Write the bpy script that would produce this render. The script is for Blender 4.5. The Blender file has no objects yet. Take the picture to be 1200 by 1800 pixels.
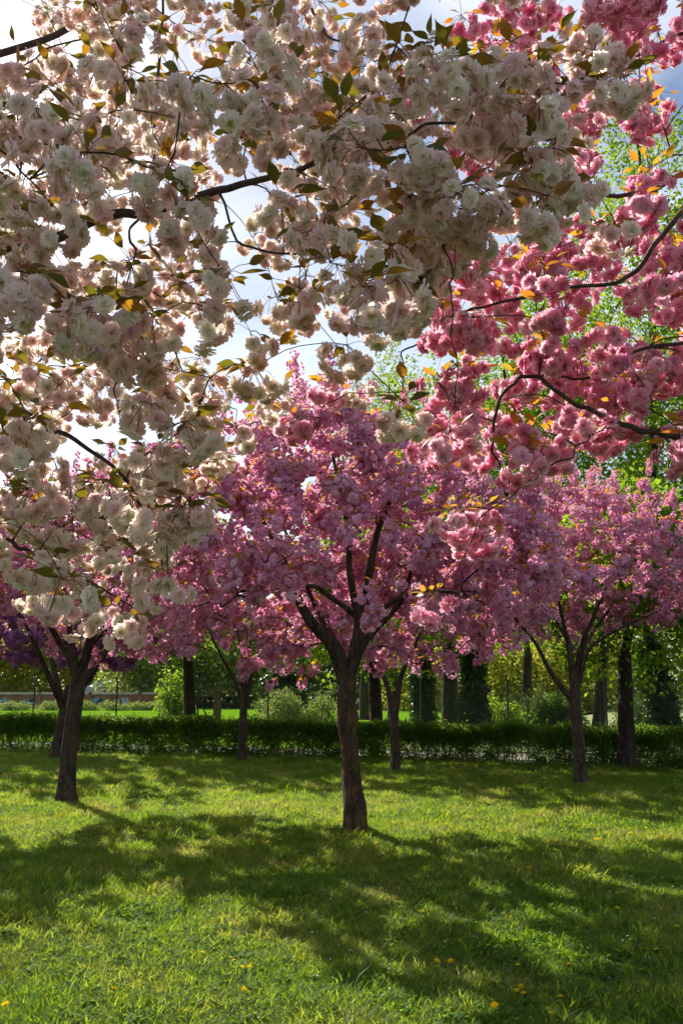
import bpy, math, random
import numpy as np
from mathutils import Vector
R = math.radians
rs = np.random.RandomState(7)
random.seed(7)
SC = bpy.context.scene
COL = SC.collection

# ------------------------------------------------------------------ camera, sky, sun, exposure
PITCH, FPX, EYE = 11.75, 1500.0, 1.6
cam = bpy.data.cameras.new('camera'); cam.sensor_fit = 'VERTICAL'; cam.sensor_height = 36; cam.lens = 36*FPX/1800
cam.clip_start = 0.05; cam.clip_end = 3000
camo = bpy.data.objects.new('camera', cam); COL.objects.link(camo)
camo.location = (0, 0, EYE); camo.rotation_euler = (R(90+PITCH), 0, 0)
SC.camera = camo
SUN_AZ, SUN_EL = -33.0, 36.0       # degrees, from +Y towards +X
w = bpy.data.worlds.new('World'); SC.world = w; w.use_nodes = True
nt = w.node_tree; bg = nt.nodes['Background']
sky = nt.nodes.new('ShaderNodeTexSky'); sky.sky_type = 'NISHITA'; sky.sun_disc = False
sky.sun_elevation = R(SUN_EL); sky.sun_rotation = R(SUN_AZ); sky.dust_density = 0.9; sky.air_density = 1.0
tc = nt.nodes.new('ShaderNodeTexCoord'); mp = nt.nodes.new('ShaderNodeMapping'); mp.inputs['Scale'].default_value = (1, 1, 2.2)
nz = nt.nodes.new('ShaderNodeTexNoise'); nz.inputs['Scale'].default_value = 2.6; nz.inputs['Detail'].default_value = 7
cr = nt.nodes.new('ShaderNodeValToRGB'); cr.color_ramp.elements[0].position = .42; cr.color_ramp.elements[1].position = .72
mx = nt.nodes.new('ShaderNodeMixRGB'); mx.inputs[2].default_value = (10, 10.3, 10.8, 1)
mul = nt.nodes.new('ShaderNodeMath'); mul.operation = 'MULTIPLY'; mul.inputs[1].default_value = .75
L = nt.links.new
L(tc.outputs['Generated'], mp.inputs['Vector']); L(mp.outputs[0], nz.inputs['Vector']); L(nz.outputs['Fac'], cr.inputs[0])
L(cr.outputs[0], mul.inputs[0]); L(mul.outputs[0], mx.inputs[0]); L(sky.outputs[0], mx.inputs[1]); L(mx.outputs[0], bg.inputs[0])
bg.inputs[1].default_value = 0.074
sun = bpy.data.lights.new('sun', 'SUN'); sun.energy = 5.0; sun.angle = R(.55); sun.color = (1, .93, .80)
suno = bpy.data.objects.new('sun', sun); COL.objects.link(suno)
sv = Vector((math.sin(R(SUN_AZ))*math.cos(R(SUN_EL)), math.cos(R(SUN_AZ))*math.cos(R(SUN_EL)), math.sin(R(SUN_EL))))
suno.rotation_euler = (-sv).to_track_quat('-Z', 'Y').to_euler(); suno.location = sv*50
vs = SC.view_settings; vs.view_transform = 'Standard'; vs.look = 'None'; vs.gamma = 1; vs.use_curve_mapping = False
vs.exposure = 0.97
SC.render.engine = 'CYCLES'
cy = SC.cycles; cy.use_denoising = True; cy.max_bounces = 12; cy.diffuse_bounces = 10; cy.transmission_bounces = 10
cy.glossy_bounces = 2; cy.transparent_max_bounces = 4; cy.caustics_reflective = False; cy.caustics_refractive = False
cy.use_adaptive_sampling = True; cy.adaptive_threshold = .026; cy.sample_clamp_indirect = 8

# ------------------------------------------------------------------ geometry of the view
cP, sP = math.cos(R(PITCH)), math.sin(R(PITCH))
def ray(x, y):
    u, v = (x-600)/FPX, (900-y)/FPX
    return np.array([u, cP-v*sP, sP+v*cP])
def at(x, y, Y):
    d = ray(x, y); return np.array([0, 0, EYE])+d*(Y/d[1])
def gnd(x, y):
    d = ray(x, y); return np.array([0, 0, EYE])+d*(-EYE/d[2])
def inframe(P, m=0):
    q = P-np.array([0, 0, EYE]); dep = q[:, 1]*cP+q[:, 2]*sP; up = -q[:, 1]*sP+q[:, 2]*cP
    dep = np.maximum(dep, .01); x = 600+FPX*q[:, 0]/dep; y = 900-FPX*up/dep
    return (x > -m) & (x < 1200+m) & (y > -m) & (y < 1800+m) & (dep > .1)

# ------------------------------------------------------------------ noise and frames
_lat = rs.rand(64, 64)
def vnoise(x, y):
    xi = np.floor(x).astype(int); yi = np.floor(y).astype(int); fx = x-xi; fy = y-yi
    fx = fx*fx*(3-2*fx); fy = fy*fy*(3-2*fy)
    g = lambda a, b: _lat[a % 64, b % 64]
    return (g(xi, yi)*(1-fx)+g(xi+1, yi)*fx)*(1-fy)+(g(xi, yi+1)*(1-fx)+g(xi+1, yi+1)*fx)*fy
def fbm(x, y): return .55*vnoise(x, y)+.3*vnoise(x*2.1+9, y*2.1+5)+.15*vnoise(x*4.3+3, y*4.3+17)
def hgt(x, y):
    return .07*(fbm(np.asarray(x)*.35+20, np.asarray(y)*.35+20)-.5)
def unit(v): return v/np.maximum(np.linalg.norm(v, axis=-1, keepdims=True), 1e-9)
def eulers(D, spin):
    """euler XYZ turning +Z into each D, with a spin about it"""
    Z = unit(D); ref = np.where(np.abs(Z[:, 2:3]) > .95, [[1., 0, 0]], [[0., 0, 1]])
    X = unit(np.cross(ref, Z)); Y = np.cross(Z, X)
    c, s = np.cos(spin)[:, None], np.sin(spin)[:, None]
    X2 = X*c+Y*s; Y2 = -X*s+Y*c
    b = -np.arcsin(np.clip(X2[:, 2], -1, 1)); a = np.arctan2(Y2[:, 2], Z[:, 2]); cc = np.arctan2(X2[:, 1], X2[:, 0])
    return np.stack([a, b, cc], 1)
def rdir(n):
    return unit(rs.normal(size=(n, 3)))

# ------------------------------------------------------------------ materials
def mat(name):
    m = bpy.data.materials.new(name); m.use_nodes = True; n = m.node_tree.nodes; n.clear()
    return m, n, m.node_tree.links.new, n.new('ShaderNodeOutputMaterial')
def ramp(n, stops):
    r = n.new('ShaderNodeValToRGB'); e = r.color_ramp.elements
    while len(e) < len(stops): e.new(.5)
    for k, (p, c) in enumerate(stops): e[k].position = p; e[k].color = (*c, 1)
    return r
def leafy(name, stops, tstops, tr=.5, rough=.55, attr=None, attrcol=None, nscale=0, gloss=.0):
    """thin petal, leaf or blade: diffuse face + light coming through; colour varies from piece to piece"""
    m, n, l, out = mat(name)
    oi = n.new('ShaderNodeObjectInfo'); fac = oi.outputs['Random']
    if nscale:
        ra = n.new('ShaderNodeAttribute'); ra.attribute_name = 'core'; fac = ra.outputs['Fac']; gp = n.new('ShaderNodeNewGeometry')
        nz = n.new('ShaderNodeTexNoise'); nz.inputs['Scale'].default_value = nscale; nz.inputs['Detail'].default_value = 3
        l(gp.outputs['Position'], nz.inputs['Vector'])
        a = n.new('ShaderNodeMath'); a.operation = 'MULTIPLY_ADD'; a.inputs[1].default_value = .35; l(fac, a.inputs[0])
        b = n.new('ShaderNodeMath'); b.operation = 'MULTIPLY_ADD'; b.inputs[1].default_value = 1.7; b.inputs[2].default_value = -.52
        l(nz.outputs['Fac'], b.inputs[0]); l(b.outputs[0], a.inputs[2]); fac = a.outputs[0]
    r1, r2 = ramp(n, stops), ramp(n, tstops); l(fac, r1.inputs[0]); l(fac, r2.inputs[0])
    c1, c2 = r1.outputs[0], r2.outputs[0]
    if attr:
        at_ = n.new('ShaderNodeAttribute'); at_.attribute_name = attr
        for k in (0, 1):
            x = n.new('ShaderNodeMixRGB'); x.inputs[2].default_value = (*attrcol[k], 1)
            l(at_.outputs['Fac'], x.inputs[0]); l((c1, c2)[k], x.inputs[1])
            if k == 0: n1 = x.outputs[0]
            else: n2 = x.outputs[0]
        c1, c2 = n1, n2
    d = n.new('ShaderNodeBsdfPrincipled'); d.inputs['Roughness'].default_value = rough; d.inputs['Specular IOR Level'].default_value = gloss
    t = n.new('ShaderNodeBsdfTranslucent'); s = n.new('ShaderNodeMixShader'); s.inputs[0].default_value = tr
    l(c1, d.inputs['Base Color']); l(c2, t.inputs['Color']); l(d.outputs[0], s.inputs[1]); l(t.outputs[0], s.inputs[2]); l(s.outputs[0], out.inputs[0])
    return m
def solid(name, stops, scale=8, rough=.8, bump=0, stretch=(1, 1, 1), detail=6, spec=.2, bscale=None, metal=0, crack=0):
    m, n, l, out = mat(name)
    tc = n.new('ShaderNodeTexCoord'); mp = n.new('ShaderNodeMapping'); mp.inputs['Scale'].default_value = stretch
    nz = n.new('ShaderNodeTexNoise'); nz.inputs['Scale'].default_value = scale; nz.inputs['Detail'].default_value = detail; nz.inputs['Roughness'].default_value = .6
    l(tc.outputs['Object'], mp.inputs[0]); l(mp.outputs[0], nz.inputs['Vector'])
    r = ramp(n, stops); l(nz.outputs['Fac'], r.inputs[0])
    d = n.new('ShaderNodeBsdfPrincipled'); d.inputs['Roughness'].default_value = rough; d.inputs['Specular IOR Level'].default_value = spec; d.inputs['Metallic'].default_value = metal
    l(r.outputs[0], d.inputs['Base Color'])
    if crack:
        m2 = n.new('ShaderNodeMapping'); m2.inputs['Scale'].default_value = (1, 1, .16); l(tc.outputs['Object'], m2.inputs[0])
        vo = n.new('ShaderNodeTexVoronoi'); vo.feature = 'DISTANCE_TO_EDGE'; vo.inputs['Scale'].default_value = crack
        nd = n.new('ShaderNodeTexNoise'); nd.inputs['Scale'].default_value = 14; l(m2.outputs[0], nd.inputs['Vector'])
        va = n.new('ShaderNodeMixRGB'); va.blend_type = 'ADD'; va.inputs[0].default_value = .09; l(m2.outputs[0], va.inputs[1]); l(nd.outputs['Color'], va.inputs[2]); l(va.outputs[0], vo.inputs['Vector'])
        rc = ramp(n, [(0., (.42, .40, .38)), (.16, (1, 1, 1))]); l(vo.outputs['Distance'], rc.inputs[0])
        mm = n.new('ShaderNodeMixRGB'); mm.blend_type = 'MULTIPLY'; mm.inputs[0].default_value = 1; l(r.outputs[0], mm.inputs[1]); l(rc.outputs[0], mm.inputs[2]); l(mm.outputs[0], d.inputs['Base Color'])
    if bump:
        b = n.new('ShaderNodeBump'); b.inputs['Strength'].default_value = bump; b.inputs['Distance'].default_value = .05
        n2 = n.new('ShaderNodeTexNoise'); n2.inputs['Scale'].default_value = bscale or scale*2; n2.inputs['Detail'].default_value = 8
        l(mp.outputs[0], n2.inputs['Vector']); l(n2.outputs['Fac'], b.inputs['Height']); l(b.outputs[0], d.inputs['Normal'])
    l(d.outputs[0], out.inputs[0]); return m

M = {}
M['white'] = leafy('white petal', [(0, (.92, .87, .85)), (.55, (.92, .78, .80)), (1, (.90, .64, .71))],
                   [(0, (.95, .88, .82)), (.5, (.95, .80, .78)), (1, (.93, .66, .70))], .64, attr='core', attrcol=((.76, .76, .50), (.76, .74, .42)))
M['pink'] = leafy('pink petal', [(0, (.93, .82, .87)), (.35, (.92, .66, .78)), (1, (.88, .43, .63))],
                  [(0, (.95, .80, .84)), (.35, (.94, .62, .74)), (1, (.90, .40, .58))], .58, attr='core', attrcol=((.80, .24, .40), (.82, .22, .36)))
M['magenta'] = leafy('mauve pink petal', [(0, (.92, .75, .88)), (.5, (.89, .60, .80)), (1, (.82, .45, .70))],
                     [(0, (.94, .69, .81)), (.5, (.92, .53, .71)), (1, (.87, .38, .60))], .57, attr='core', attrcol=((.70, .20, .42), (.72, .16, .34)))
M['purple'] = leafy('purple pink petal', [(0, (.66, .38, .66)), (.5, (.58, .29, .58)), (1, (.48, .21, .50))],
                    [(0, (.66, .34, .56)), (.5, (.58, .25, .48)), (1, (.50, .18, .40))], .45, attr='core', attrcol=((.40, .12, .36), (.42, .10, .3)))
M['leafw'] = leafy('bronze green leaf', [(0, (.050, .070, .018)), (.6, (.065, .065, .020)), (1, (.14, .07, .02))],
                   [(0, (.20, .19, .015)), (.55, (.32, .22, .015)), (1, (.62, .28, .02))], .40, .4, gloss=.35)
M['leafp'] = leafy('orange young leaf', [(0, (.15, .11, .02)), (.5, (.22, .11, .02)), (1, (.26, .09, .02))],
                   [(0, (.62, .44, .03)), (.5, (.74, .38, .03)), (1, (.74, .26, .03))], .5, .4, gloss=.3)
M['green'] = leafy('fresh green leaf', [(0, (.07, .14, .015)), (.5, (.09, .17, .02)), (1, (.12, .19, .025))],
                   [(0, (.20, .38, .02)), (.5, (.30, .46, .02)), (1, (.42, .52, .03))], .5, .5, gloss=.2)
M['dull'] = leafy('pale olive leaf', [(0, (.09, .14, .04)), (.5, (.12, .17, .05)), (1, (.17, .20, .07))],
                  [(0, (.22, .34, .05)), (1, (.40, .46, .08))], .42, .5, gloss=.2)
M['yellow'] = leafy('yellow green leaf', [(0, (.16, .20, .03)), (1, (.24, .25, .05))],
                    [(0, (.42, .48, .05)), (1, (.60, .56, .08))], .5, .5)
M['hedge'] = leafy('privet leaf', [(0, (.035, .075, .012)), (1, (.06, .11, .018))],
                   [(0, (.18, .36, .02)), (1, (.34, .50, .03))], .45, .45, gloss=.2)
M['ivy'] = leafy('ivy leaf', [(0, (.015, .035, .010)), (1, (.03, .06, .015))], [(0, (.05, .12, .01)), (1, (.10, .2, .015))], .3, .35, gloss=.4)
M['grass'] = leafy('grass blade', [(0, (.028, .078, .016)), (.45, (.042, .098, .020)), (.8, (.08, .125, .032)), (1, (.17, .165, .065))],
                   [(0, (.22, .43, .02)), (.4, (.38, .55, .025)), (.75, (.56, .61, .06)), (1, (.68, .60, .18))], .51, .5, nscale=1.1, gloss=.15)
M['clover'] = leafy('lawn herb leaf', [(0, (.045, .11, .015)), (1, (.08, .15, .02))], [(0, (.18, .36, .015)), (1, (.34, .48, .02))], .45, .65, gloss=.08)
M['bark'] = solid('cherry bark', [(.25, (.020, .015, .011)), (.45, (.06, .045, .032)), (.58, (.11, .08, .05)), (.66, (.055, .042, .03)), (.78, (.24, .22, .17))], 9, .85, 1., (1, 1, .4), bscale=26, crack=40)
M['barkA'] = solid('old mossy cherry bark', [(.22, (.018, .014, .010)), (.45, (.06, .043, .028)), (.56, (.11, .065, .032)), (.62, (.17, .095, .035)), (.72, (.08, .058, .035)), (.85, (.17, .16, .10))], 9, .85, 1.0, (1, 1, .45), bscale=26, crack=36)
M['twig'] = solid('twig bark', [(.3, (.030, .022, .017)), (.7, (.085, .065, .050))], 30, .7, .4, (1, 1, 1), bscale=80)
M['barkg'] = solid('brown tree bark', [(.3, (.022, .018, .012)), (.7, (.075, .060, .038))], 5, .9, .9, (1, 1, .3), bscale=18, crack=18)
M['stalk'] = solid('flower stalk', [(.3, (.20, .12, .03)), (.7, (.30, .08, .04))], 9, .6)
M['soil'] = None

# ------------------------------------------------------------------ object helpers
def tag(o, label=None, cat=None, group=None, kind=None):
    for k, v in (('label', label), ('category', cat), ('group', group), ('kind', kind)):
        if v: o[k] = v
    return o
def empty(name, loc):
    o = bpy.data.objects.new(name, None); COL.objects.link(o); o.location = loc; o.empty_display_size = .2; return o
def mesh(name, V, F, mats, smooth=True, attrs=None, mi=None):
    me = bpy.data.meshes.new(name); me.from_pydata([tuple(map(float, v)) for v in V], [], [tuple(map(int, f)) for f in F])
    for m in (mats if isinstance(mats, (list, tuple)) else [mats]): me.materials.append(m)
    if smooth: me.polygons.foreach_set('use_smooth', [True]*len(me.polygons))
    if mi is not None: me.polygons.foreach_set('material_index', [int(i) for i in mi])
    for k, a in (attrs or {}).items():
        at_ = me.attributes.new(k, 'FLOAT', 'POINT'); at_.data.foreach_set('value', np.asarray(a, dtype=np.float32))
    me.update(); return me
def add(name, me, parent=None, loc=(0, 0, 0), rot=None, sc=None):
    o = bpy.data.objects.new(name, me); COL.objects.link(o); o.location = tuple(map(float, loc))
    if rot is not None: o.rotation_euler = tuple(map(float, rot))
    if sc is not None: o.scale = (float(sc),)*3 if np.isscalar(sc) else tuple(map(float, sc))
    if parent is not None: o.parent = parent
    return o
_gn = {}
def scatter(name, P, E, S, idx, sources, parent=None, base=(0, 0, 0)):
    """uncountable pieces: one object, each point carries one piece (geometry nodes)"""
    P = np.asarray(P, dtype=np.float32)-np.asarray(base, dtype=np.float32)
    me = bpy.data.meshes.new(name); me.vertices.add(len(P)); me.vertices.foreach_set('co', P.ravel())
    a = me.attributes.new('rot', 'FLOAT_VECTOR', 'POINT'); a.data.foreach_set('vector', np.asarray(E, dtype=np.float32).ravel())
    S = np.asarray(S, dtype=np.float32); S = np.repeat(S[:, None], 3, 1) if S.ndim == 1 else S
    a = me.attributes.new('scl', 'FLOAT_VECTOR', 'POINT'); a.data.foreach_set('vector', S.ravel())
    a = me.attributes.new('idx', 'INT', 'POINT'); a.data.foreach_set('value', np.asarray(idx, dtype=np.int32))
    me.update()
    o = add(name, me, parent); o['kind'] = 'stuff'
    key = tuple(s.name for s in sources)
    if key not in _gn:
        g = bpy.data.node_groups.new('scatter', 'GeometryNodeTree'); _gn[key] = g
        g.interface.new_socket('Geometry', in_out='INPUT', socket_type='NodeSocketGeometry')
        g.interface.new_socket('Geometry', in_out='OUTPUT', socket_type='NodeSocketGeometry')
        n = g.nodes; l = g.links.new
        gi, go = n.new('NodeGroupInput'), n.new('NodeGroupOutput')
        jn = n.new('GeometryNodeJoinGeometry')
        for s in sources:
            oi = n.new('GeometryNodeObjectInfo'); oi.transform_space = 'ORIGINAL'; oi.inputs['Object'].default_value = s
            g2 = n.new('GeometryNodeGeometryToInstance'); l(oi.outputs['Geometry'], g2.inputs[0]); l(g2.outputs[0], jn.inputs[0])
        ip = n.new('GeometryNodeInstanceOnPoints'); ip.inputs['Pick Instance'].default_value = True
        def na(nm, ty):
            x = n.new('GeometryNodeInputNamedAttribute'); x.data_type = ty; x.inputs['Name'].default_value = nm
            return [q for q in x.outputs if q.enabled and q.name == 'Attribute'][0]
        er = n.new('FunctionNodeEulerToRotation'); l(na('rot', 'FLOAT_VECTOR'), er.inputs[0])
        l(gi.outputs[0], ip.inputs['Points']); l(jn.outputs[0], ip.inputs['Instance']); l(na('idx', 'INT'), ip.inputs['Instance Index'])
        l(er.outputs[0], ip.inputs['Rotation']); l(na('scl', 'FLOAT_VECTOR'), ip.inputs['Scale']); l(ip.outputs[0], go.inputs[0])
    md = o.modifiers.new('scatter', 'NODES'); md.node_group = _gn[key]
    return o

# ------------------------------------------------------------------ small pieces: flowers, leaves, tufts
class MB:
    def __init__(s): s.V = []; s.F = []; s.A = []; s.I = []
    def add(s, V, F, a=None, mi=0):
        b = len(s.V); s.V += [tuple(v) for v in V]; s.F += [tuple(i+b for i in f) for f in F]
        s.A += list(a if a is not None else [0]*len(V)); s.I += [mi]*len(F)
    def box(s, lo, hi, mi=0):
        x0, y0, z0 = lo; x1, y1, z1 = hi
        s.add([(x0,y0,z0),(x1,y0,z0),(x1,y1,z0),(x0,y1,z0),(x0,y0,z1),(x1,y0,z1),(x1,y1,z1),(x0,y1,z1)],
              [(3,2,1,0),(4,5,6,7),(0,1,5,4),(1,2,6,5),(2,3,7,6),(3,0,4,7)], mi=mi)
    def me(s, name, mats, smooth=True, core=False):
        return mesh(name, s.V, s.F, mats, smooth, {'core': s.A} if core else None, s.I)
def rotm(axis, ang):
    a = np.asarray(axis, float); a = a/np.linalg.norm(a); c, s_ = math.cos(ang), math.sin(ang); x, y, z = a
    return np.array([[c+x*x*(1-c), x*y*(1-c)-z*s_, x*z*(1-c)+y*s_], [y*x*(1-c)+z*s_, c+y*y*(1-c), y*z*(1-c)-x*s_], [z*x*(1-c)-y*s_, z*y*(1-c)+x*s_, c+z*z*(1-c)]])
def flower(name, m, whorls, seed):
    """double blossom facing +Z: whorls of notched, ruffled petals"""
    r = np.random.RandomState(seed); b = MB()
    for (n, ln, wd, el, z0) in whorls:
        ph = r.rand()*6.28
        for k in range(n):
            L_ = ln*r.uniform(.82, 1.12); W_ = wd*r.uniform(.85, 1.15); e = R(el+r.uniform(-13, 13)); th = ph+k*2*math.pi/n+r.uniform(-.2, .2)
            pts = []; core = []
            for i, (t, wf) in enumerate(((.08, .22), (.55, .85), (1., .62))):
                for j in (-1, 0, 1):
                    y = j*W_*.5*wf; up = (abs(j)*.16-.05)*L_*(t)+r.uniform(-.07, .07)*L_*(i > 0)
                    tt = t*(1 if j else (.88 if i == 2 else 1.02))+(r.uniform(-.06, .06) if i == 2 else 0)
                    curl = -.26*L_*tt*tt
                    pts.append((tt*L_, y, up+curl+.10*L_)); core.append((1-t)**1.4*.9)
            P = np.array(pts); ce, se = math.cos(e), math.sin(e)
            X = P[:, 0]*ce-P[:, 2]*se; Z = P[:, 0]*se+P[:, 2]*ce+z0; Y = P[:, 1]
            c, s_ = math.cos(th), math.sin(th)
            b.add(np.stack([X*c-Y*s_, X*s_+Y*c, Z], 1), [(0,1,4,3),(1,2,5,4),(3,4,7,6),(4,5,8,7)], core)
    return b.me(name, m, core=True)
WH = [(8, .027, .023, 2, 0), (8, .025, .021, 26, .002), (7, .021, .018, 48, .003), (4, .016, .014, 68, .004)]
WP = [(9, .026, .022, -6, -.002), (9, .025, .021, 16, .001), (9, .023, .019, 38, .003), (7, .019, .016, 60, .004), (4, .014, .012, 78, .005)]
FLW = [flower('white blossom', M['white'], WH, 10+k) for k in range(5)]
FLP = [flower('pink blossom', M['pink'], WP, 30+k) for k in range(5)]
def leaf_pts(L_, W_, fold=.25, bend=.25, n=5):
    V = []; F = []
    prof = [.10, .55, .88, 1.0, .94, .74, .42, .14, 0] if n == 5 else [.15, 1, .7, 0]
    for i, pf in enumerate(prof):
        t = i/(len(prof)-1); z = -bend*L_*t*t; x = t*L_
        w_ = W_*.5*pf
        V += [(x, -w_, z+fold*w_), (x, 0, z), (x, w_, z+fold*w_)]
    for i in range(len(prof)-1):
        a = i*3; F += [(a, a+3, a+4, a+1), (a+1, a+4, a+5, a+2)]
    return np.array(V), F
def leafmesh(name, m, L_, W_, fold, bend):
    V, F = leaf_pts(L_, W_, fold, bend); b = MB(); b.add(V, F); return b.me(name, m)
LFW = [leafmesh('bronze leaf', M['leafw'], .085, .040, f, bd) for f, bd in ((.2, .15), (.35, .3), (.1, .5), (.45, -.1))]
LFP = [leafmesh('orange leaf', M['leafp'], .075, .030, f, bd) for f, bd in ((.25, .15), (.4, .3), (.15, .45), (.45, -.1))]
def cluster(name, mats, seed, nfl=11, fr=.0205, rad=.050, leaves=3):
    """a ball of small double blossoms with a few young leaves"""
    r = np.random.RandomState(seed); b = MB()
    for k in range(nfl):
        d = r.normal(size=3); d[2] -= .4; d /= np.linalg.norm(d); c = d*rad*r.uniform(.6, 1.1)
        e = eulers(d[None]+r.normal(size=(1, 3))*.25, np.array([r.rand()*6.28]))[0]
        Rm = rotm((0, 0, 1), e[2])@rotm((0, 1, 0), e[1])@rotm((1, 0, 0), e[0])
        for (n, el, ln) in ((7, -2, 1.), (6, 30, .92), (4, 62, .75)):
            ph = r.rand()*6
            for j in range(n):
                th = ph+j*6.283/n; L_ = fr*ln*r.uniform(.85, 1.12); w_ = L_*.42; ee = R(el+r.uniform(-12, 12))
                P = np.array([(0, 0, 0), (.55*L_, -w_, .13*L_), (L_*.95, -w_*.62, -.04*L_), (L_*.95, w_*.62, -.04*L_), (.55*L_, w_, .13*L_)])
                P = (rotm((0, 0, 1), th)@rotm((0, 1, 0), -ee)@P.T).T
                b.add((Rm@P.T).T+c, [(0, 1, 2, 3, 4)], [.9, .2, 0, 0, .2])
    for k in range(leaves):
        V, F = leaf_pts(r.uniform(.05, .075), .026, .3, .2, 3)
        d = r.normal(size=3); d[2] = abs(d[2])*.6
        th = math.atan2(d[1], d[0]); V = (rotm((0, 0, 1), th)@rotm((0, 1, 0), -r.uniform(0, .9))@V.T).T+np.array([0, 0, rad*.6])+unit(d)*rad*.3
        b.add(V, F, mi=1)
    return b.me(name, mats, smooth=True, core=True)
CLM = [cluster('mauve blossom cluster', [M['magenta'], M['leafp']], 50+k, leaves=(4, 2, 3, 1, 2)[k]) for k in range(5)]
CLU = [cluster('purple blossom cluster', [M['purple'], M['leafp']], 60+k, leaves=(2, 0, 1)[k]) for k in range(3)]
def spray(name, m, seed, n=14, ln=.09, wd=.06, ext=.24):
    """a leafy shoot"""
    r = np.random.RandomState(seed); b = MB()
    for k in range(n):
        V, F = leaf_pts(ln*r.uniform(.6, 1.2), wd*r.uniform(.7, 1.2), .25, .3, 3)
        A = rotm((0, 0, 1), r.rand()*6.28)@rotm((0, 1, 0), r.uniform(-.6, 1.1))@rotm((1, 0, 0), r.uniform(-.8, .8))
        t = (k+.5)/n
        b.add((A@V.T).T+np.array([r.normal()*ext*.30, r.normal()*ext*.30, (t-.35)*ext*1.3]), F)
    return b.me(name, m)
def tuft(name, m, seed, n=9, h=.075, spread=.035, wd=.0035, lean=.38):
    """a soft-edged patch of grass blades"""
    r = np.random.RandomState(seed); th = r.rand(n)*6.283; x0 = r.normal(size=n)*spread; y0 = r.normal(size=n)*spread
    H = h*r.uniform(.45, 1.25, n); ln = H*r.uniform(.2, 1.3, n); w_ = wd*r.uniform(.7, 1.3, n); ca, sa = np.cos(th), np.sin(th); tw = th+1.57+r.normal(size=n)*.7; cw, sw = np.cos(tw), np.sin(tw)
    P = np.zeros((n, 5, 3))
    for k, (t, wf, sg) in enumerate(((0, 1, 1), (0, 1, -1), (.55, .85, 1), (.55, .85, -1), (1, 0, 1))):
        d = ln*t*t; P[:, k, 0] = x0+ca*d+cw*w_*wf*sg; P[:, k, 1] = y0+sa*d+sw*w_*wf*sg; P[:, k, 2] = H*t*(1-.12*(t == 1))-.004
    V = P.reshape(-1, 3); F = []
    for k in range(n): b = k*5; F += [(b, b+1, b+3, b+2), (b+2, b+3, b+4)]
    return mesh(name, V, F, m, True, {'core': np.repeat(r.rand(n), 5)})

# ------------------------------------------------------------------ wood
def tube(b, P, Rr, n, cap=True, rough=0, r=None):
    P = np.asarray(P, float); Rr = np.asarray(Rr, float); T = np.gradient(P, axis=0); T = unit(T)
    ref = np.array([.31, .87, .2]) if abs(T[0, 2]) > .5 else np.array([0, 0, 1.])
    X = unit(np.cross(ref, T[0])); V = []
    for i in range(len(P)):
        X = unit(X-T[i]*np.dot(X, T[i])); Y = np.cross(T[i], X)
        for k in range(n):
            a = 2*math.pi*k/n; q = Rr[i]
            if rough: q *= 1+rough*r[i, k]
            V.append(P[i]+(X*math.cos(a)+Y*math.sin(a))*q)
    F = [(i*n+k, i*n+(k+1) % n, (i+1)*n+(k+1) % n, (i+1)*n+k) for i in range(len(P)-1) for k in range(n)]
    if cap:
        V.append(P[-1]+T[-1]*Rr[-1]*.6); e = len(V)-1; a = (len(P)-1)*n
        F += [(a+k, a+(k+1) % n, e) for k in range(n)]
    b.add(V, F)
def smooth_path(P, Rr, k=3):
    P = np.asarray(P, float); n = len(P)
    if n < 3: return P, np.asarray(Rr)
    Q = [P[0]]; q = [Rr[0]]
    for i in range(n-1):
        p0, p1, p2, p3 = P[max(i-1, 0)], P[i], P[i+1], P[min(i+2, n-1)]
        for j in range(1, k+1):
            t = j/k; Q.append(.5*((2*p1)+(-p0+p2)*t+(2*p0-5*p1+4*p2-p3)*t*t+(-p0+3*p1-3*p2+p3)*t**3)); q.append(Rr[i]*(1-t)+Rr[i+1]*t)
    return np.array(Q), np.array(q)
def trunk_mesh(name, P, Rr, m, seed, n=26, rough=.13, flare=.75, burls=()):
    r = np.random.RandomState(seed); P, Rr = smooth_path(P, Rr, 8)
    s = np.concatenate([[0], np.cumsum(np.linalg.norm(np.diff(P, axis=0), axis=1))]); o = r.rand(2)*40
    a = np.arange(n)/n*2*math.pi
    N = np.zeros((len(P), n))
    for i in range(len(P)):
        N[i] = (fbm(np.cos(a)*1.6+o[0]+5, np.sin(a)*1.6+s[i]*2.2+o[1])-.5)*2.2+(vnoise(a*3.5+o[0], np.full(n, s[i]*.8+o[1]))-.5)*.9
        N[i] += flare/rough*math.exp(-s[i]/.13)*(.62+.38*np.sin(a*4+o[0]*3)+.25*np.sin(a*3+o[1]))
        for (sb, ab, am, ra, rs_) in burls:
            dd = np.angle(np.exp(1j*(a-ab))); N[i] += am/rough*np.exp(-(dd/ra)**2-((s[i]-sb)/rs_)**2)
    b = MB(); tube(b, P, Rr, n, True, rough, N); return b.me(name, m)
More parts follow.
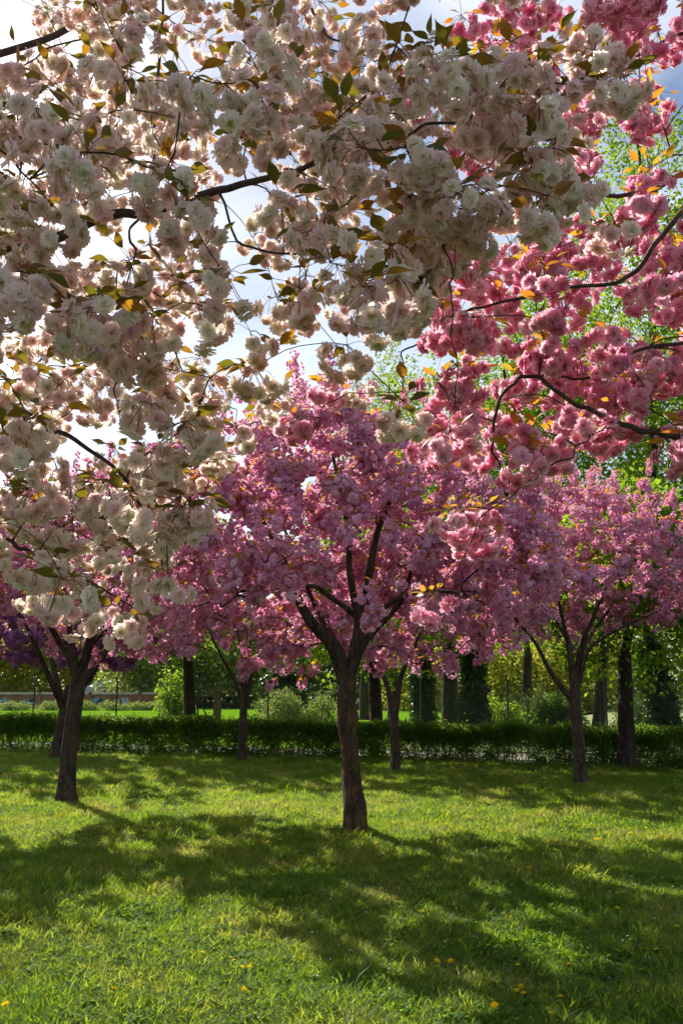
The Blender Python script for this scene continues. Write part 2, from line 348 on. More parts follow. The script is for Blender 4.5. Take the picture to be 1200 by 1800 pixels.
class Grow:
    """a branching skeleton: hand-laid limbs, then every target joins the nearest, shortest way back to the root"""
    def __init__(s, root): s.P = [np.asarray(root, float)]; s.par = [-1]; s.rmin = [0.]; s.L = [0.]; s.limb = [-1]
    def node(s, p, par, rmin=0, limb=None):
        s.P.append(np.asarray(p, float)); s.par.append(par); s.rmin.append(rmin); s.L.append(s.L[par]+np.linalg.norm(s.P[-1]-s.P[par]))
        s.limb.append(s.limb[par] if limb is None else limb); return len(s.P)-1
    def guide(s, pts, r0, r1, start=0, new=True, jit=0.):
        p = start; ids = []; pts, rr = smooth_path([s.P[start]]+list(pts), np.linspace(r0, r1, len(pts)+1), 3); lb = max(s.limb)+1 if (new and s.limb[start] < 0) else None
        for q, r in zip(pts[1:], rr[1:]): p = s.node(q+rs.normal(size=3)*jit, p, r, lb); ids.append(p)
        return ids
    def nearest(s, p): return int(np.argmin(np.linalg.norm(np.array(s.P)-p, axis=1)))
    def grow(s, T, bf=.25, step=.22, wob=.03, sag=0., skip=1):
        T = np.asarray(T); n = len(T); NP = np.array(s.P); NL = np.array(s.L)
        D = np.linalg.norm(T[:, None]-NP[None], axis=2)+bf*NL[None]; D[:, :skip] += 3
        bj = D.argmin(1); bd = D[np.arange(n), bj]; done = np.zeros(n, bool); out = [-1]*n
        for _ in range(n):
            i = int(np.argmin(np.where(done, 1e9, bd))); done[i] = True; j = int(bj[i]); p0 = s.P[j]; d = np.linalg.norm(T[i]-p0)
            k = max(1, int(math.ceil(d/step))); p = j; new = []; off = rs.normal(size=3)*wob*d
            for q in range(1, k+1):
                t = q/k; pos = p0*(1-t)+T[i]*t
                if q < k: pos = pos+off*math.sin(t*3.14)+rs.normal(size=3)*wob*.25*d; pos[2] += sag*d*math.sin(t*3.14)
                p = s.node(pos, p); new.append(p)
            out[i] = p
            for q in new:
                dd = np.linalg.norm(T-s.P[q], axis=1)+bf*s.L[q]; m = (dd < bd) & ~done; bd[m] = dd[m]; bj[m] = q
        return out
    def radii(s, tip=.002, e=2.3):
        n = len(s.P); acc = np.zeros(n); r = np.zeros(n); ch = [0]*n
        for i in range(n-1, -1, -1):
            r[i] = max(tip, acc[i]**(1/e)) if acc[i] > 0 else tip
            r[i] = max(r[i], s.rmin[i])
            if s.par[i] >= 0: acc[s.par[i]] += r[i]**e
        return r
    def build(s, root, base, m, tip=.002, e=2.3, rmax=None, big=8):
        r = s.radii(tip, e)
        if rmax: r = np.minimum(r, rmax)
        s.r = r; n = len(s.P); kids = [[] for _ in range(n)]
        for i in range(1, n): kids[s.par[i]].append(i)
        limbs = {}; stack = [(k, 0) for k in kids[0]]; base = np.asarray(base)
        while stack:
            i, j = stack.pop(); ch = [i]; c = i
            while kids[c]:
                # carry on with the thickest child, others start their own chain
                ks = sorted(kids[c], key=lambda q: -r[q]-(.5*s.rmin[q]))
                for o in ks[1:]: stack.append((o, c))
                c = ks[0]; ch.append(c)
            P = [s.P[j]]+[s.P[q] for q in ch]; rr = [min(r[j], r[i]*1.25)]+[r[q] for q in ch]
            P, rr = smooth_path(P, rr, 3 if r[i] > .006 else 2)
            b = limbs.setdefault(s.limb[i], MB()); tube(b, P-base, rr, big if r[i] > .02 else (6 if r[i] > .007 else 4))
        for lb, b in limbs.items(): add('branch', b.me('branch', m), root)

# ================================================================== the setting
def grid_axis(lo, hi, f0, f1, step):
    a = np.arange(f0, f1+1e-6, step); out = list(a); d = step; x = f1
    while x < hi: d *= 1.35; x += d; out.append(x)
    d = step; x = f0
    while x > lo: d *= 1.35; x -= d; out.append(x)
    return np.array(sorted(out))
hA, hB = gnd(0, 1320)[:2], gnd(1200, 1353)[:2]          # front foot of the hedge
hD = (hB-hA)/np.linalg.norm(hB-hA); hN = np.array([-hD[1], hD[0]])   # hN points away from the camera
def hdist(x, y): return (np.asarray(x)-hA[0])*hN[0]+(np.asarray(y)-hA[1])*hN[1]
def bare(x, y):
    """trodden earth: a strip before the hedge, a few worn spots"""
    h = hdist(x, y); s = (np.asarray(x)-hA[0])*hD[0]+(np.asarray(y)-hA[1])*hD[1]
    strip = np.exp(-((h+1.15+.25*(fbm(np.asarray(x)*.6, np.asarray(y)*.6)-.5))/.30)**2)*np.clip((s-6)/3, 0, 1)*np.clip(fbm(np.asarray(x)*.9+4, np.asarray(y)*.9)*2.6-.5, 0, 1)
    foot = np.exp(-((h-.15)/.45)**2)
    worn = np.clip((fbm(np.asarray(x)*.8+31, np.asarray(y)*.8+7)-.56)*5, 0, 1)*.7
    return np.clip(strip*1.9+foot+worn, 0, 1)
gx = grid_axis(-900, 900, -13, 12, .22); gy = grid_axis(-60, 1500, 0, 26, .22)
XX, YY = np.meshgrid(gx, gy); fade = np.clip((27-YY)/3, 0, 1)*np.clip((16-np.abs(XX))/3, 0, 1)
ZZ = hgt(XX, YY)*fade
nx, ny = len(gx), len(gy)
me = mesh('ground', np.stack([XX, YY, ZZ], 2).reshape(-1, 3), [(j*nx+i, j*nx+i+1, (j+1)*nx+i+1, (j+1)*nx+i) for j in range(ny-1) for i in range(nx-1)], [],
          True, {'bare': (bare(XX, YY)*fade).ravel()})
m, n, l, out = mat('lawn soil')
tc = n.new('ShaderNodeTexCoord'); n1 = n.new('ShaderNodeTexNoise'); n1.inputs['Scale'].default_value = 1.3; n1.inputs['Detail'].default_value = 8; n1.inputs['Roughness'].default_value = .7
n2 = n.new('ShaderNodeTexNoise'); n2.inputs['Scale'].default_value = 45; n2.inputs['Detail'].default_value = 5
l(tc.outputs['Object'], n1.inputs['Vector']); l(tc.outputs['Object'], n2.inputs['Vector'])
r1 = ramp(n, [(.3, (.025, .060, .012)), (.5, (.055, .095, .020)), (.62, (.11, .125, .04)), (.75, (.20, .18, .07))]); l(n1.outputs['Fac'], r1.inputs[0])
r2 = ramp(n, [(.3, (.05, .037, .022)), (.55, (.11, .085, .05)), (.8, (.22, .19, .12))]); l(n2.outputs['Fac'], r2.inputs[0])
a = n.new('ShaderNodeAttribute'); a.attribute_name = 'bare'; x = n.new('ShaderNodeMixRGB'); l(a.outputs['Fac'], x.inputs[0]); l(r1.outputs[0], x.inputs[1]); l(r2.outputs[0], x.inputs[2])
g2 = n.new('ShaderNodeMixRGB'); g2.blend_type = 'MULTIPLY'; g2.inputs[0].default_value = .6
r3 = ramp(n, [(.3, (.45, .45, .45)), (.7, (1, 1, 1))]); l(n2.outputs['Fac'], r3.inputs[0]); l(x.outputs[0], g2.inputs[1]); l(r3.outputs[0], g2.inputs[2])
d = n.new('ShaderNodeBsdfPrincipled'); d.inputs['Roughness'].default_value = .95; d.inputs['Specular IOR Level'].default_value = .05; l(g2.outputs[0], d.inputs['Base Color'])
bp = n.new('ShaderNodeBump'); bp.inputs['Strength'].default_value = .8; bp.inputs['Distance'].default_value = .03; l(n2.outputs['Fac'], bp.inputs['Height']); l(bp.outputs[0], d.inputs['Normal'])
l(d.outputs[0], out.inputs[0]); me.materials.append(m)
ground = tag(add('ground', me), 'grassy lawn soil with a trodden earth strip along the hedge', 'ground', kind='structure')
M['field'] = solid('young crop field', [(.3, (.085, .19, .008)), (.6, (.12, .235, .012)), (.8, (.16, .26, .02))], .35, 1., .6, (1, 1, 1), bscale=14, spec=0)
M['meadow'] = solid('pale meadow', [(.3, (.16, .20, .06)), (.6, (.24, .27, .10)), (.8, (.30, .30, .14))], .5, .9, .6, bscale=10)
M['path'] = solid('gravel path', [(.3, (.17, .155, .13)), (.7, (.27, .25, .22))], 6, .95, .4, bscale=60)
def sheet(name, pts, z, m, label, cat):
    return tag(add(name, mesh(name, [(p[0], p[1], z) for p in pts], [tuple(range(len(pts)))], m, False)), label, cat, kind='structure')
def hp(s, h): return hA+hD*s+hN*h
sheet('path', [hp(-40, 1.3), hp(40, 1.3), hp(40, 3.2), hp(-40, 3.2)], .012, M['path'], 'pale gravel path running behind the clipped hedge', 'path')
sheet('field', [hp(-70, 3.9), hp(9.2, 3.9), hp(14, 46), hp(-70, 46)], .014, M['field'], 'bright green young crop field behind the fence', 'field')
sheet('meadow', [hp(9.3, 3.9), hp(60, 3.9), hp(80, 60), hp(14.1, 60)], .014, M['meadow'], 'pale sunlit meadow between the trees at the back right', 'meadow')

# ------------------------------------------------------------------ lawn: grass, herbs, flowers
def lawn_points(n, y0=3.6, y1=24.5, p=1.3):
    Y = y0+(y1-y0)*rs.rand(n*4); wdt = .47*Y+1.6
    keep = rs.rand(n*4) < (y0/Y)**p*wdt/(.47*y1+1.6)/((y0/y1)**0)*1.6; Y = Y[keep]; X = (rs.rand(len(Y))*2-1)*(.47*Y+1.6)
    h = hdist(X, Y); k = h < .35; return X[k], Y[k]
TUF = [add('grass_tuft', tuft('grass tuft', M['grass'], 80+k, (130, 130, 90, 60)[k], (.042, .050, .068, .092)[k], (.075, .085, .06, .04)[k], .0023), ground, (-1+.6*k, 6+.3*k, 0)) for k in range(4)]
X, Y = lawn_points(52000)
b_ = bare(X, Y); k = rs.rand(len(X)) > b_*.93; X, Y = X[k], Y[k]
tall = fbm(X*1.5+3, Y*1.5+8); big = vnoise(X*.7+12, Y*.7+2); clump = np.clip((tall-.50)*5, 0, 1)*np.clip((big-.35)*3, .0, 1)
S = (.70+.40*rs.rand(len(X))+.55*clump)*(Y/6)**.22
idx = np.where(rs.rand(len(X)) < .10+.6*clump, 2+(rs.rand(len(X)) < .5), (rs.rand(len(X)) < .5).astype(int))
E = np.stack([rs.normal(size=len(X))*.10, rs.normal(size=len(X))*.10, rs.rand(len(X))*6.28], 1)
bx = np.array([gnd(*p)[:2] for p in ((626, 1466), (117, 1411), (100, 1336), (425, 1341), (695, 1358), (1021, 1381))]); nb = 26
ra = rs.rand(6, nb)*6.283; rr_ = rs.uniform(.14, .34, (6, nb)); X = np.concatenate([X, (bx[:, :1]+np.cos(ra)*rr_).ravel()]); Y = np.concatenate([Y, (bx[:, 1:]+np.sin(ra)*rr_).ravel()])
S = np.concatenate([S, rs.uniform(.9, 1.5, 6*nb)]); idx = np.concatenate([idx, rs.randint(2, 4, 6*nb)]); E = np.concatenate([E, np.stack([rs.normal(size=6*nb)*.1, rs.normal(size=6*nb)*.1, rs.rand(6*nb)*6.28], 1)])
P = np.stack([X, Y, hgt(X, Y)-.004], 1)
Sv = np.stack([S*1.25, S*1.25, S*rs.uniform(.7, 1.15, len(S))], 1)
g = scatter('lawn_grass', P, E, Sv, idx, TUF); tag(g, 'short sunlit lawn grass with taller tufts under the cherry trees', 'grass')
print('tufts', len(X))
def herb(seed):
    r = np.random.RandomState(seed); b = MB()
    for k in range(9):
        V, F = leaf_pts(r.uniform(.03, .055), r.uniform(.014, .024), .3, .3, 3)
        b.add((rotm((0, 0, 1), r.rand()*6.28)@rotm((0, 1, 0), -r.uniform(.1, .9))@V.T).T+np.array([r.normal()*.025, r.normal()*.025, r.uniform(.01, .03)]), F)
    return b.me('herb', M['clover'])
HER = [add('lawn_herb', herb(90+k), ground, (.8+.5*k, 6.2, 0)) for k in range(3)]
X, Y = lawn_points(34000); q = fbm(X*1.1+40, Y*1.1+11); k = q > .47; X, Y = X[k], Y[k]
g = scatter('lawn_herbs', np.stack([X, Y, hgt(X, Y)+.008], 1), np.stack([X*0, X*0, rs.rand(len(X))*6.28], 1), rs.uniform(.6, 1.3, len(X))*(Y/6)**.25, rs.randint(0, 3, len(X)), HER)
tag(g, 'low broad leaved herbs growing between the lawn grass', 'lawn herbs')
M['petal'] = leafy('fallen petal', [(0, (.80, .70, .70)), (1, (.80, .55, .62))], [(0, (.8, .7, .68)), (1, (.8, .55, .6))], .35)
b = MB(); V, F = leaf_pts(.018, .016, .3, -.2, 3); b.add(V-np.array([.009, 0, 0]), F)
pet0 = add('fallen_petal', b.me('fallen petal', M['petal']), ground, (gnd(1060, 1570)[0], gnd(1060, 1570)[1], .03))
X, Y = lawn_points(30000)
def spot(px, py, rx, ry): c = gnd(px, py); return np.exp(-((X-c[0])/rx)**2-((Y-c[1])/ry)**2)
dens = .11+.9*spot(1090, 1560, .9, .5)+.7*spot(800, 1520, .7, .3)+.8*spot(150, 1358, 3.0, .9)+.45*spot(60, 1470, 1.5, .8)
k = rs.rand(len(X)) < dens; X, Y = X[k], Y[k]
g = scatter('fallen_petals', np.stack([X, Y, hgt(X, Y)+rs.uniform(.045, .075, len(X))*(Y/6)**.3], 1), np.stack([rs.normal(size=len(X))*.4, rs.normal(size=len(X))*.4, rs.rand(len(X))*6.28], 1), rs.uniform(.5, .85, len(X))*(Y/6)**.25, np.zeros(len(X), int), [pet0])
tag(g, 'pale fallen cherry petals strewn over the grass', 'petals')
# dandelions: each a flower head on its stalk
M['dandelion'] = leafy('dandelion yellow', [(0, (.88, .62, .01)), (1, (.88, .72, .02))], [(0, (.9, .66, .01)), (1, (.9, .74, .02))], .4)
b = MB()
for (nn, rr, el) in ((14, .021, 8), (12, .016, 30), (9, .011, 55)):
    for k in range(nn):
        th = k*6.283/nn+nn; ee = R(el); P = np.array([(0, -.0012, 0), (rr, -.0026, 0), (rr*1.06, 0, -.001), (rr, .0026, 0), (0, .0012, 0)])
        b.add((rotm((0, 0, 1), th)@rotm((0, 1, 0), -ee)@P.T).T, [(0, 1, 2, 3, 4)])
dhead = b.me('dandelion head', M['dandelion']); b = MB(); tube(b, [(0, 0, 0), (.003, .002, .03), (0, 0, .06)], [.0022, .002, .0018], 5); dstalk = b.me('dandelion stalk', M['clover'])
DS = [(905,1490),(930,1498),(960,1486),(985,1492),(1012,1480),(1030,1494),(1062,1496),(1078,1493),(1108,1470),(1050,1484),(880,1470),(920,1474),(1135,1463),(1140,1440),(1165,1480),(1195,1526),(930,1536),(988,1521),
      (1085,1580),(1085,1605),(1153,1684),(1190,1640),(910,1710),(768,1700),(792,1700),(795,1482),(783,1453),(790,1430),(770,1425),(690,1455),(640,1442),(985,1770),(968,1797),(908,1752),(920,1758),(915,1745),(1050,1782),(1088,1772),
      (355,1687),(425,1714),(438,1710),(428,1754),(200,1750),(218,1744),(82,1762),(8,1784),(530,1798),(410,1698),(172,1493),(355,1478),(178,1490),(452,1407),(470,1488),(492,1486),(545,1448),(555,1455),(588,1460),(584,1464),(595,1452),(570,1456),(540,1420),(100,1622),(870,1786),(1000,1705),(740,1610),(215,1438),(60,1410),(660,1490)]
ORD = 'leftmost second third fourth fifth sixth seventh eighth ninth tenth eleventh twelfth thirteenth fourteenth fifteenth sixteenth seventeenth eighteenth nineteenth twentieth'.split()
def zone(px, py):
    if py < 1500: return 'in sunlit grass right of the middle trunk' if px > 760 else ('round the foot of the middle trunk' if px >= 400 else 'near the leaning left trunk')
    if px >= 600: return 'in the shaded grass at the right' if py < 1690 else 'in the foreground grass at lower right'
    return 'in the foreground grass at lower left'
ZN = {}
for p in sorted(DS): ZN.setdefault(zone(*p), []).append(p)
for i, (px, py) in enumerate(DS):
    c = gnd(px, py+4); z = float(hgt(c[0], c[1])); dd = empty('dandelion', (c[0], c[1], z)); s = random.uniform(.8, 1.15)*(1.15 if c[1] > 7 else .9); zn = zone(px, py); k = ZN[zn].index((px, py))
    tag(dd, 'yellow dandelion '+zn+', '+(ORD[k] if k == 0 else ORD[k]+' from the left'), 'dandelion', 'dandelions in the lawn')
    add('stalk', dstalk, dd, (0, 0, 0), None, (1, 1, s)); add('flower_head', dhead, dd, (0, 0, .061*s), (random.uniform(-.4, .4), random.uniform(-.4, .4), i), s)

# ================================================================== cherry trees of the lawn
def puffs(root, base, name, mass, P, E, S, idx, meshes, nmax=300, m=0):
    """the pieces that show largest as objects, the rest as one mass"""
    P = np.asarray(P); vis = inframe(P, m); dep = np.linalg.norm(P-np.array([0, 0, EYE]), axis=1); key = np.where(vis, dep/S, 1e6+dep); o = np.argsort(key)
    first = list(o[:nmax]); rest = o[nmax:]; src = {}
    for i in first:
        q = add(name, meshes[idx[i]], root, P[i]-base, E[i], S[i]); src.setdefault(int(idx[i]), q)
    if len(rest):
        ks = sorted(src)[::-1]; mp_ = {k: j for j, k in enumerate(ks)}
        scatter(mass, P[rest], E[rest], S[rest], [mp_.get(int(idx[i]), 0) for i in rest], [src[k] for k in ks], root, base)
def crown_targets(n, c, rx, rz0, rz1, lift=0, hollow=.25, lobes=5, open_=(.4, .15)):
    """vase-shaped crown: c = centre, rx radius, rz0 below, rz1 above"""
    T = []; o = rs.rand()*50
    while len(T) < n:
        p = rs.uniform(-1, 1, 3); rr = math.hypot(p[0], p[1]); a = math.atan2(p[1], p[0])
        lim = 1+.28*(float(vnoise(np.array(a*lobes/2+o), np.array(p[2]*2+o)))-.5)*2
        if p[2] > 0 and (rr/lim)**1.7+(p[2]/lim)**1.6 > 1: continue
        if p[2] <= 0 and (rr/lim)**2.4+(-p[2])**2 > 1: continue
        if p[2] < open_[1] and rr < (open_[0] if p[1] < .12 else .3): continue
        if math.sqrt(rr*rr+p[2]*p[2]) < hollow: continue
        T.append((c[0]+p[0]*rx, c[1]+p[1]*rx, c[2]+(p[2]*rz1 if p[2] > 0 else p[2]*rz0)))
    return np.array(T)
def cherry(label, trunk, rads, crown, n, per, meshes, seed, guides=None, bark='bark', burls=(), nlimb=5, csize=1., group='pink cherry trees on the lawn', tops=40, rooti=-2):
    base = np.array([trunk[0][0], trunk[0][1], float(hgt(trunk[0][0], trunk[0][1]))-.02]); root = empty('cherry_tree', base)
    tag(root, label, 'cherry tree', group)
    rads = [q*.73 for q in rads]; tp = [np.asarray(p, float) for p in trunk]; tp[0] = base.copy()
    add('trunk', trunk_mesh('trunk', np.array(tp)-base, list(rads[:-1])+[rads[-1]*.70], M[bark], seed, burls=burls), root)
    g = Grow(tp[rooti]); rt = rads[-1]
    if guides:
        for (pts, r0, r1, st) in guides: g.guide(pts, r0, r1, g.nearest(np.asarray(st)) if st is not None else 0)
    else:
        a0 = rs.rand()*6.28
        for k in range(nlimb):
            a = a0+k*6.283/nlimb+rs.uniform(-.3, .3); c = np.array(crown[0]); rx = crown[1]; d = np.array([math.cos(a), math.sin(a), 0])
            up = rs.uniform(.2, .8); ln = rs.uniform(.40, .6)
            p1 = tp[-1]+d*rx*.20+np.array([0, 0, .38]); p2 = tp[-1]+d*rx*ln*.8+np.array([0, 0, (c[2]-tp[-1][2])*.75+.3]); p3 = np.array([c[0], c[1], c[2]])+d*rx*ln*1.15+np.array([0, 0, crown[3]*up*.55])
            g.guide([p1, p2, p3], rt*.72, rt*.2)
    T = crown_targets(n, *crown, open_=(.62, .12))
    # upright shoots on the upper side
    ids = g.grow(T, .22, .2, .05, .06)
    c = np.array(crown[0]); up = [i for i in np.argsort(-(T[:, 2]+rs.rand(len(T))*crown[3]*.7))[:tops]]
    P = []; U = []
    for i in up:
        d = unit(T[i]-c+np.array([0, 0, crown[3]*.9])); L_ = rs.uniform(.25, .65); q = g.node(T[i]+d*L_*.5, ids[i]); q = g.node(T[i]+d*L_+rs.normal(size=3)*.03, q)
        for t in np.arange(.05, 1, .085/L_): P.append(T[i]+d*L_*t+rs.normal(size=3)*.03); U.append(.85)
    for i, k in enumerate(ids):
        pk = g.P[g.par[k]]; m_ = rs.poisson(per*1.45)
        for q in range(m_):
            t = rs.rand(); P.append(pk*(1-t)+g.P[k]*t+rs.normal(size=3)*.055); U.append(rs.uniform(.75, 1.2))
    g.build(root, base, M[bark if bark == 'bark' else 'bark'], .0035, 2.35, rt*.8, 10)
    P = np.array(P); U = np.array(U); q = vnoise(P[:, 0]*2.3+P[:, 2]*1.1+9, P[:, 1]*2.3-P[:, 2]*1.7+40); kk = (q > .30) | (rs.rand(len(P)) < .30); P, U = P[kk], U[kk]
    S = np.array(U)*csize*1.2; D = rdir(len(P))*.6+np.array([0, 0, 1.]); E = eulers(D, rs.rand(len(P))*6.28)
    puffs(root, base, 'blossom_cluster', 'blossom_mass', P, E, S, rs.randint(0, len(meshes), len(P)), meshes)
    return root
def up_at(px, py, Y): return at(px, py, Y)
# the middle tree, with the limbs the photograph shows
b0 = gnd(626, 1466); Ya = b0[1]
A = lambda x, y, dy=0: at(x, y, Ya+dy)
tA = cherry('broad pink cherry tree with knotty orange-stained trunk in the middle of the lawn',
    [b0, A(620, 1400), A(615, 1330), A(610, 1270), A(609, 1215), A(611, 1180)], [.185, .155, .138, .135, .140, .135], (A(590, 935), 2.65, 1.9, 1.65), 820, 5.6, CLM, 3, csize=1.06,
    guides=[([A(585, 1140, -.1), A(548, 1095, -.25), A(525, 1055, -.35), A(505, 1000, -.5), A(470, 930, -.6), A(430, 850, -.5)], .085, .018, None),
            ([A(628, 1125, .05), A(634, 1085, .1), A(645, 1035, .15), A(652, 990, .1), A(665, 930, 0), A(700, 840, -.2), A(720, 760, -.2)], .09, .015, None),
            ([A(622, 1050, .0), A(614, 1000, -.1), A(612, 945, -.2), A(600, 870, -.3), A(580, 780, -.2), A(560, 690, 0)], .055, .012, A(632, 1095, .1)),
            ([A(665, 1075, -.2), A(700, 1052, -.4), A(745, 1040, -.6), A(800, 1042, -.8), A(850, 1060, -1)], .042, .010, A(632, 1100, .1)),
            ([A(575, 1045, -.3), A(548, 1030, -.6), A(500, 1035, -.8), A(420, 1040, -1), A(360, 1060, -1.1)], .036, .010, A(614, 1085, .1)),
            ([A(600, 1150, .5), A(560, 1080, 1.0), A(520, 980, 1.3), A(480, 880, 1.4)], .06, .012, None),
            ([A(640, 1130, .5), A(700, 1060, 1.0), A(740, 960, 1.3), A(780, 880, 1.4)], .06, .012, None)],
    bark='barkA', burls=((1.25, 2.9, .38, .8, .14), (1.3, .2, .40, .6, .11), (.55, 5.5, .18, .6, .2), (1.05, 4.6, .25, .5, .08), (.3, .3, .2, .5, .15), (1.75, 4.5, .15, .7, .12)))
# leafy sprouts on its trunk
def sprout(seed, n=22, ext=.07):
    r = np.random.RandomState(seed); b = MB()
    for k in range(n):
        V, F = leaf_pts(r.uniform(.03, .06), r.uniform(.018, .03), .3, .4, 3)
        b.add((rotm((0, 0, 1), r.rand()*6.28)@rotm((0, 1, 0), r.uniform(-.7, .7))@V.T).T+r.normal(size=3)*np.array([ext, ext*.6, ext*.7]), F)
    return b.me('sprout', M['clover'])
for i, (px, py, s) in enumerate(((628, 1292, 1.), (624, 1345, .9), (646, 1392, .6), (645, 1425, .8), (636, 1455, .9))):
    add('leafy_sprout', sprout(200+i), tA, A(px, py, -.16)-np.array(tA.location), None, s)
b1 = gnd(117, 1411); Yb = b1[1]; Bt = lambda x, y, dy=0: at(x, y, Yb+dy)
cherry('leaning pink cherry tree at the left, its trunk forking below white blossoms', [b1, Bt(120, 1350), Bt(128, 1270), Bt(138, 1200), Bt(141, 1178)], [.19, .165, .15, .145, .14],
       (Bt(165, 975), 1.8, 1.7, 1.4), 400, 5, CLM, 4, guides=[
        ([Bt(120, 1150), Bt(105, 1130), Bt(80, 1085, -.3), Bt(40, 1030, -.6), Bt(-20, 960, -.8)], .07, .012, None),
        ([Bt(128, 1140, -.1), Bt(123, 1105, -.1), Bt(118, 1060, -.2), Bt(100, 980, -.2), Bt(95, 880)], .06, .012, None),
        ([Bt(155, 1140), Bt(172, 1090, -.1), Bt(190, 1040, -.2), Bt(230, 960, -.4), Bt(260, 880, -.4)], .085, .014, None),
        ([Bt(150, 1150, .4), Bt(200, 1090, .9), Bt(240, 1020, 1.3)], .05, .012, None), ([Bt(120, 1140, .5), Bt(60, 1060, 1.1), Bt(10, 990, 1.4)], .05, .012, None)])
b2 = gnd(100, 1336); Yc = b2[1]; C_ = lambda x, y, dy=0: at(x, y, Yc+dy)
cherry('dark purple-pink cherry tree far left, trunk leaning right near the hedge', [b2, C_(104, 1300), C_(113, 1250), C_(121, 1205)], [.21, .17, .16, .15], (C_(120, 1085), 3.3, 1.35, 1.9), 430, 5.5, CLU, 5, csize=1.35)
b3 = gnd(425, 1341); Yd = b3[1]; D_ = lambda x, y, dy=0: at(x, y, Yd+dy)
cherry('small straight pink cherry tree before the hedge, left of the middle tree', [b3, D_(426, 1300), D_(428, 1250), D_(429, 1218)], [.13, .115, .11, .105], (D_(425, 1060), 2.2, 1.05, 1.5), 330, 5, CLM, 6, csize=1.1, guides=[
        ([D_(412, 1195), D_(395, 1165, -.1), D_(375, 1125, -.3), D_(350, 1070, -.4)], .05, .012, None), ([D_(427, 1185, .2), D_(424, 1150, .4), D_(415, 1090, .6), D_(410, 1020, .6)], .05, .012, None),
        ([D_(440, 1195), D_(455, 1160, -.1), D_(475, 1115, -.3), D_(510, 1060, -.4)], .06, .012, None), ([D_(433, 1185, -.2), D_(438, 1150, -.4), D_(445, 1080, -.5)], .04, .01, None)])
b4 = gnd(695, 1358); Ye = b4[1]; E_ = lambda x, y, dy=0: at(x, y, Ye+dy)
cherry('pink cherry tree with forked trunk before the hedge, behind the middle tree', [b4, E_(694, 1310), E_(693, 1270), E_(693, 1232)], [.135, .115, .11, .12], (E_(720, 1060), 2.4, 1.15, 1.3), 330, 5, CLM, 7, guides=[
        ([E_(680, 1205), E_(662, 1170, -.1), E_(640, 1120, -.3), E_(600, 1050, -.3)], .07, .014, None), ([E_(702, 1200), E_(712, 1172, -.1), E_(735, 1120, -.3), E_(770, 1040, -.3)], .07, .014, None),
        ([E_(700, 1200, .3), E_(720, 1140, .8), E_(740, 1060, 1.2)], .05, .012, None)], csize=1.1)
b5 = gnd(1021, 1381); Yf = b5[1]; F_ = lambda x, y, dy=0: at(x, y, Yf+dy)
cherry('wide pink cherry tree at the right with a low side limb on its trunk', [b5, F_(1018, 1330), F_(1013, 1270), F_(1010, 1238), F_(1009, 1200), F_(1008, 1178)], [.165, .14, .13, .13, .12, .115], (F_(1030, 990), 2.45, 1.45, 1.65), 560, 5.4, CLM, 8, guides=[
        ([F_(988, 1210), F_(965, 1178, -.1), F_(940, 1130, -.3), F_(900, 1080, -.5), F_(860, 1010, -.6)], .06, .012, None),
        ([F_(1000, 1140), F_(990, 1100, -.1), F_(975, 1030, -.3), F_(950, 950, -.4)], .065, .012, None),
        ([F_(1020, 1140), F_(1035, 1100, -.1), F_(1060, 1040, -.3), F_(1090, 960, -.4), F_(1085, 870, -.2)], .065, .012, None),
        ([F_(1030, 1150, -.1), F_(1070, 1115, -.3), F_(1130, 1085, -.6), F_(1190, 1060, -.8)], .045, .010, None),
        ([F_(1000, 1140, .5), F_(970, 1080, 1.1), F_(930, 1000, 1.5)], .05, .012, None), ([F_(1025, 1140, .5), F_(1070, 1070, 1.1), F_(1110, 990, 1.5)], .05, .012, None)], rooti=-3)
# a neighbour whose trunk stands just outside the left edge; its crown reaches into the picture
b6 = np.array([-6.4, 11.6, 0.])
cherry('pink cherry tree whose crown reaches in behind white blossoms at the left edge', [b6, b6+[.03, 0, .8], b6+[.1, 0, 1.5], b6+[.1, 0, 1.8]], [.17, .145, .135, .13], (b6+[.1, 0, 3.4], 1.7, 1.3, 1.4), 330, 5, CLM, 9)
# ================================================================== hedge, fence, and what lies behind
def make_sources(root, base, meshes, pts, name='leafy_shoot'):
    return [add(name, m_, root, np.asarray(p)-base, (0, 0, k)) for k, (m_, p) in enumerate(zip(meshes, pts))]
SPR = {k: [spray(k+' shoot', M[k], 300+i, *a) for i in range(3)] for k, a in
       {'green': (14, .10, .075, .26), 'dull': (16, .085, .05, .26), 'yellow': (14, .09, .06, .28), 'hedge': (14, .046, .028, .11), 'ivy': (10, .07, .065, .13)}.items()}
hL = 30.0; s0 = -6.5
hb = np.array([*hp(s0, .3), 0]); hedge = empty('hedge', hb); tag(hedge, 'long clipped green privet hedge across the back of the lawn', 'hedge')
def htop(s): return .86-.006*s+.06*(vnoise(s*1.7, s*0+3)-.5)*2
n_ = 36000; s = s0+rs.rand(n_)*hL; hh = rs.rand(n_)*.62+.02; z = htop(s)*(1-rs.rand(n_)**1.5*1.0)
keep = rs.rand(n_) < np.clip(.30+1.3*(z/htop(s)-.25)+.5*(z < .16), .30, 1)*(.35+.95*vnoise(s*2.5, z*4+8)); s, hh, z = s[keep], hh[keep], np.maximum(z[keep], .06)
P = np.stack([hA[0]+hD[0]*s+hN[0]*hh, hA[1]+hD[1]*s+hN[1]*hh, z], 1)
k = rs.rand(len(s)) < .07; P[k, 2] += rs.rand(k.sum())*.13
src = make_sources(hedge, hb, SPR['hedge'], P[:3])
E = eulers(rdir(len(P))*.8+np.array([0, 0, .7]), rs.rand(len(P))*6.28)
scatter('foliage', P, E, rs.uniform(.8, 1.3, len(P)), rs.randint(0, 3, len(P)), src, hedge, hb)
b = MB()
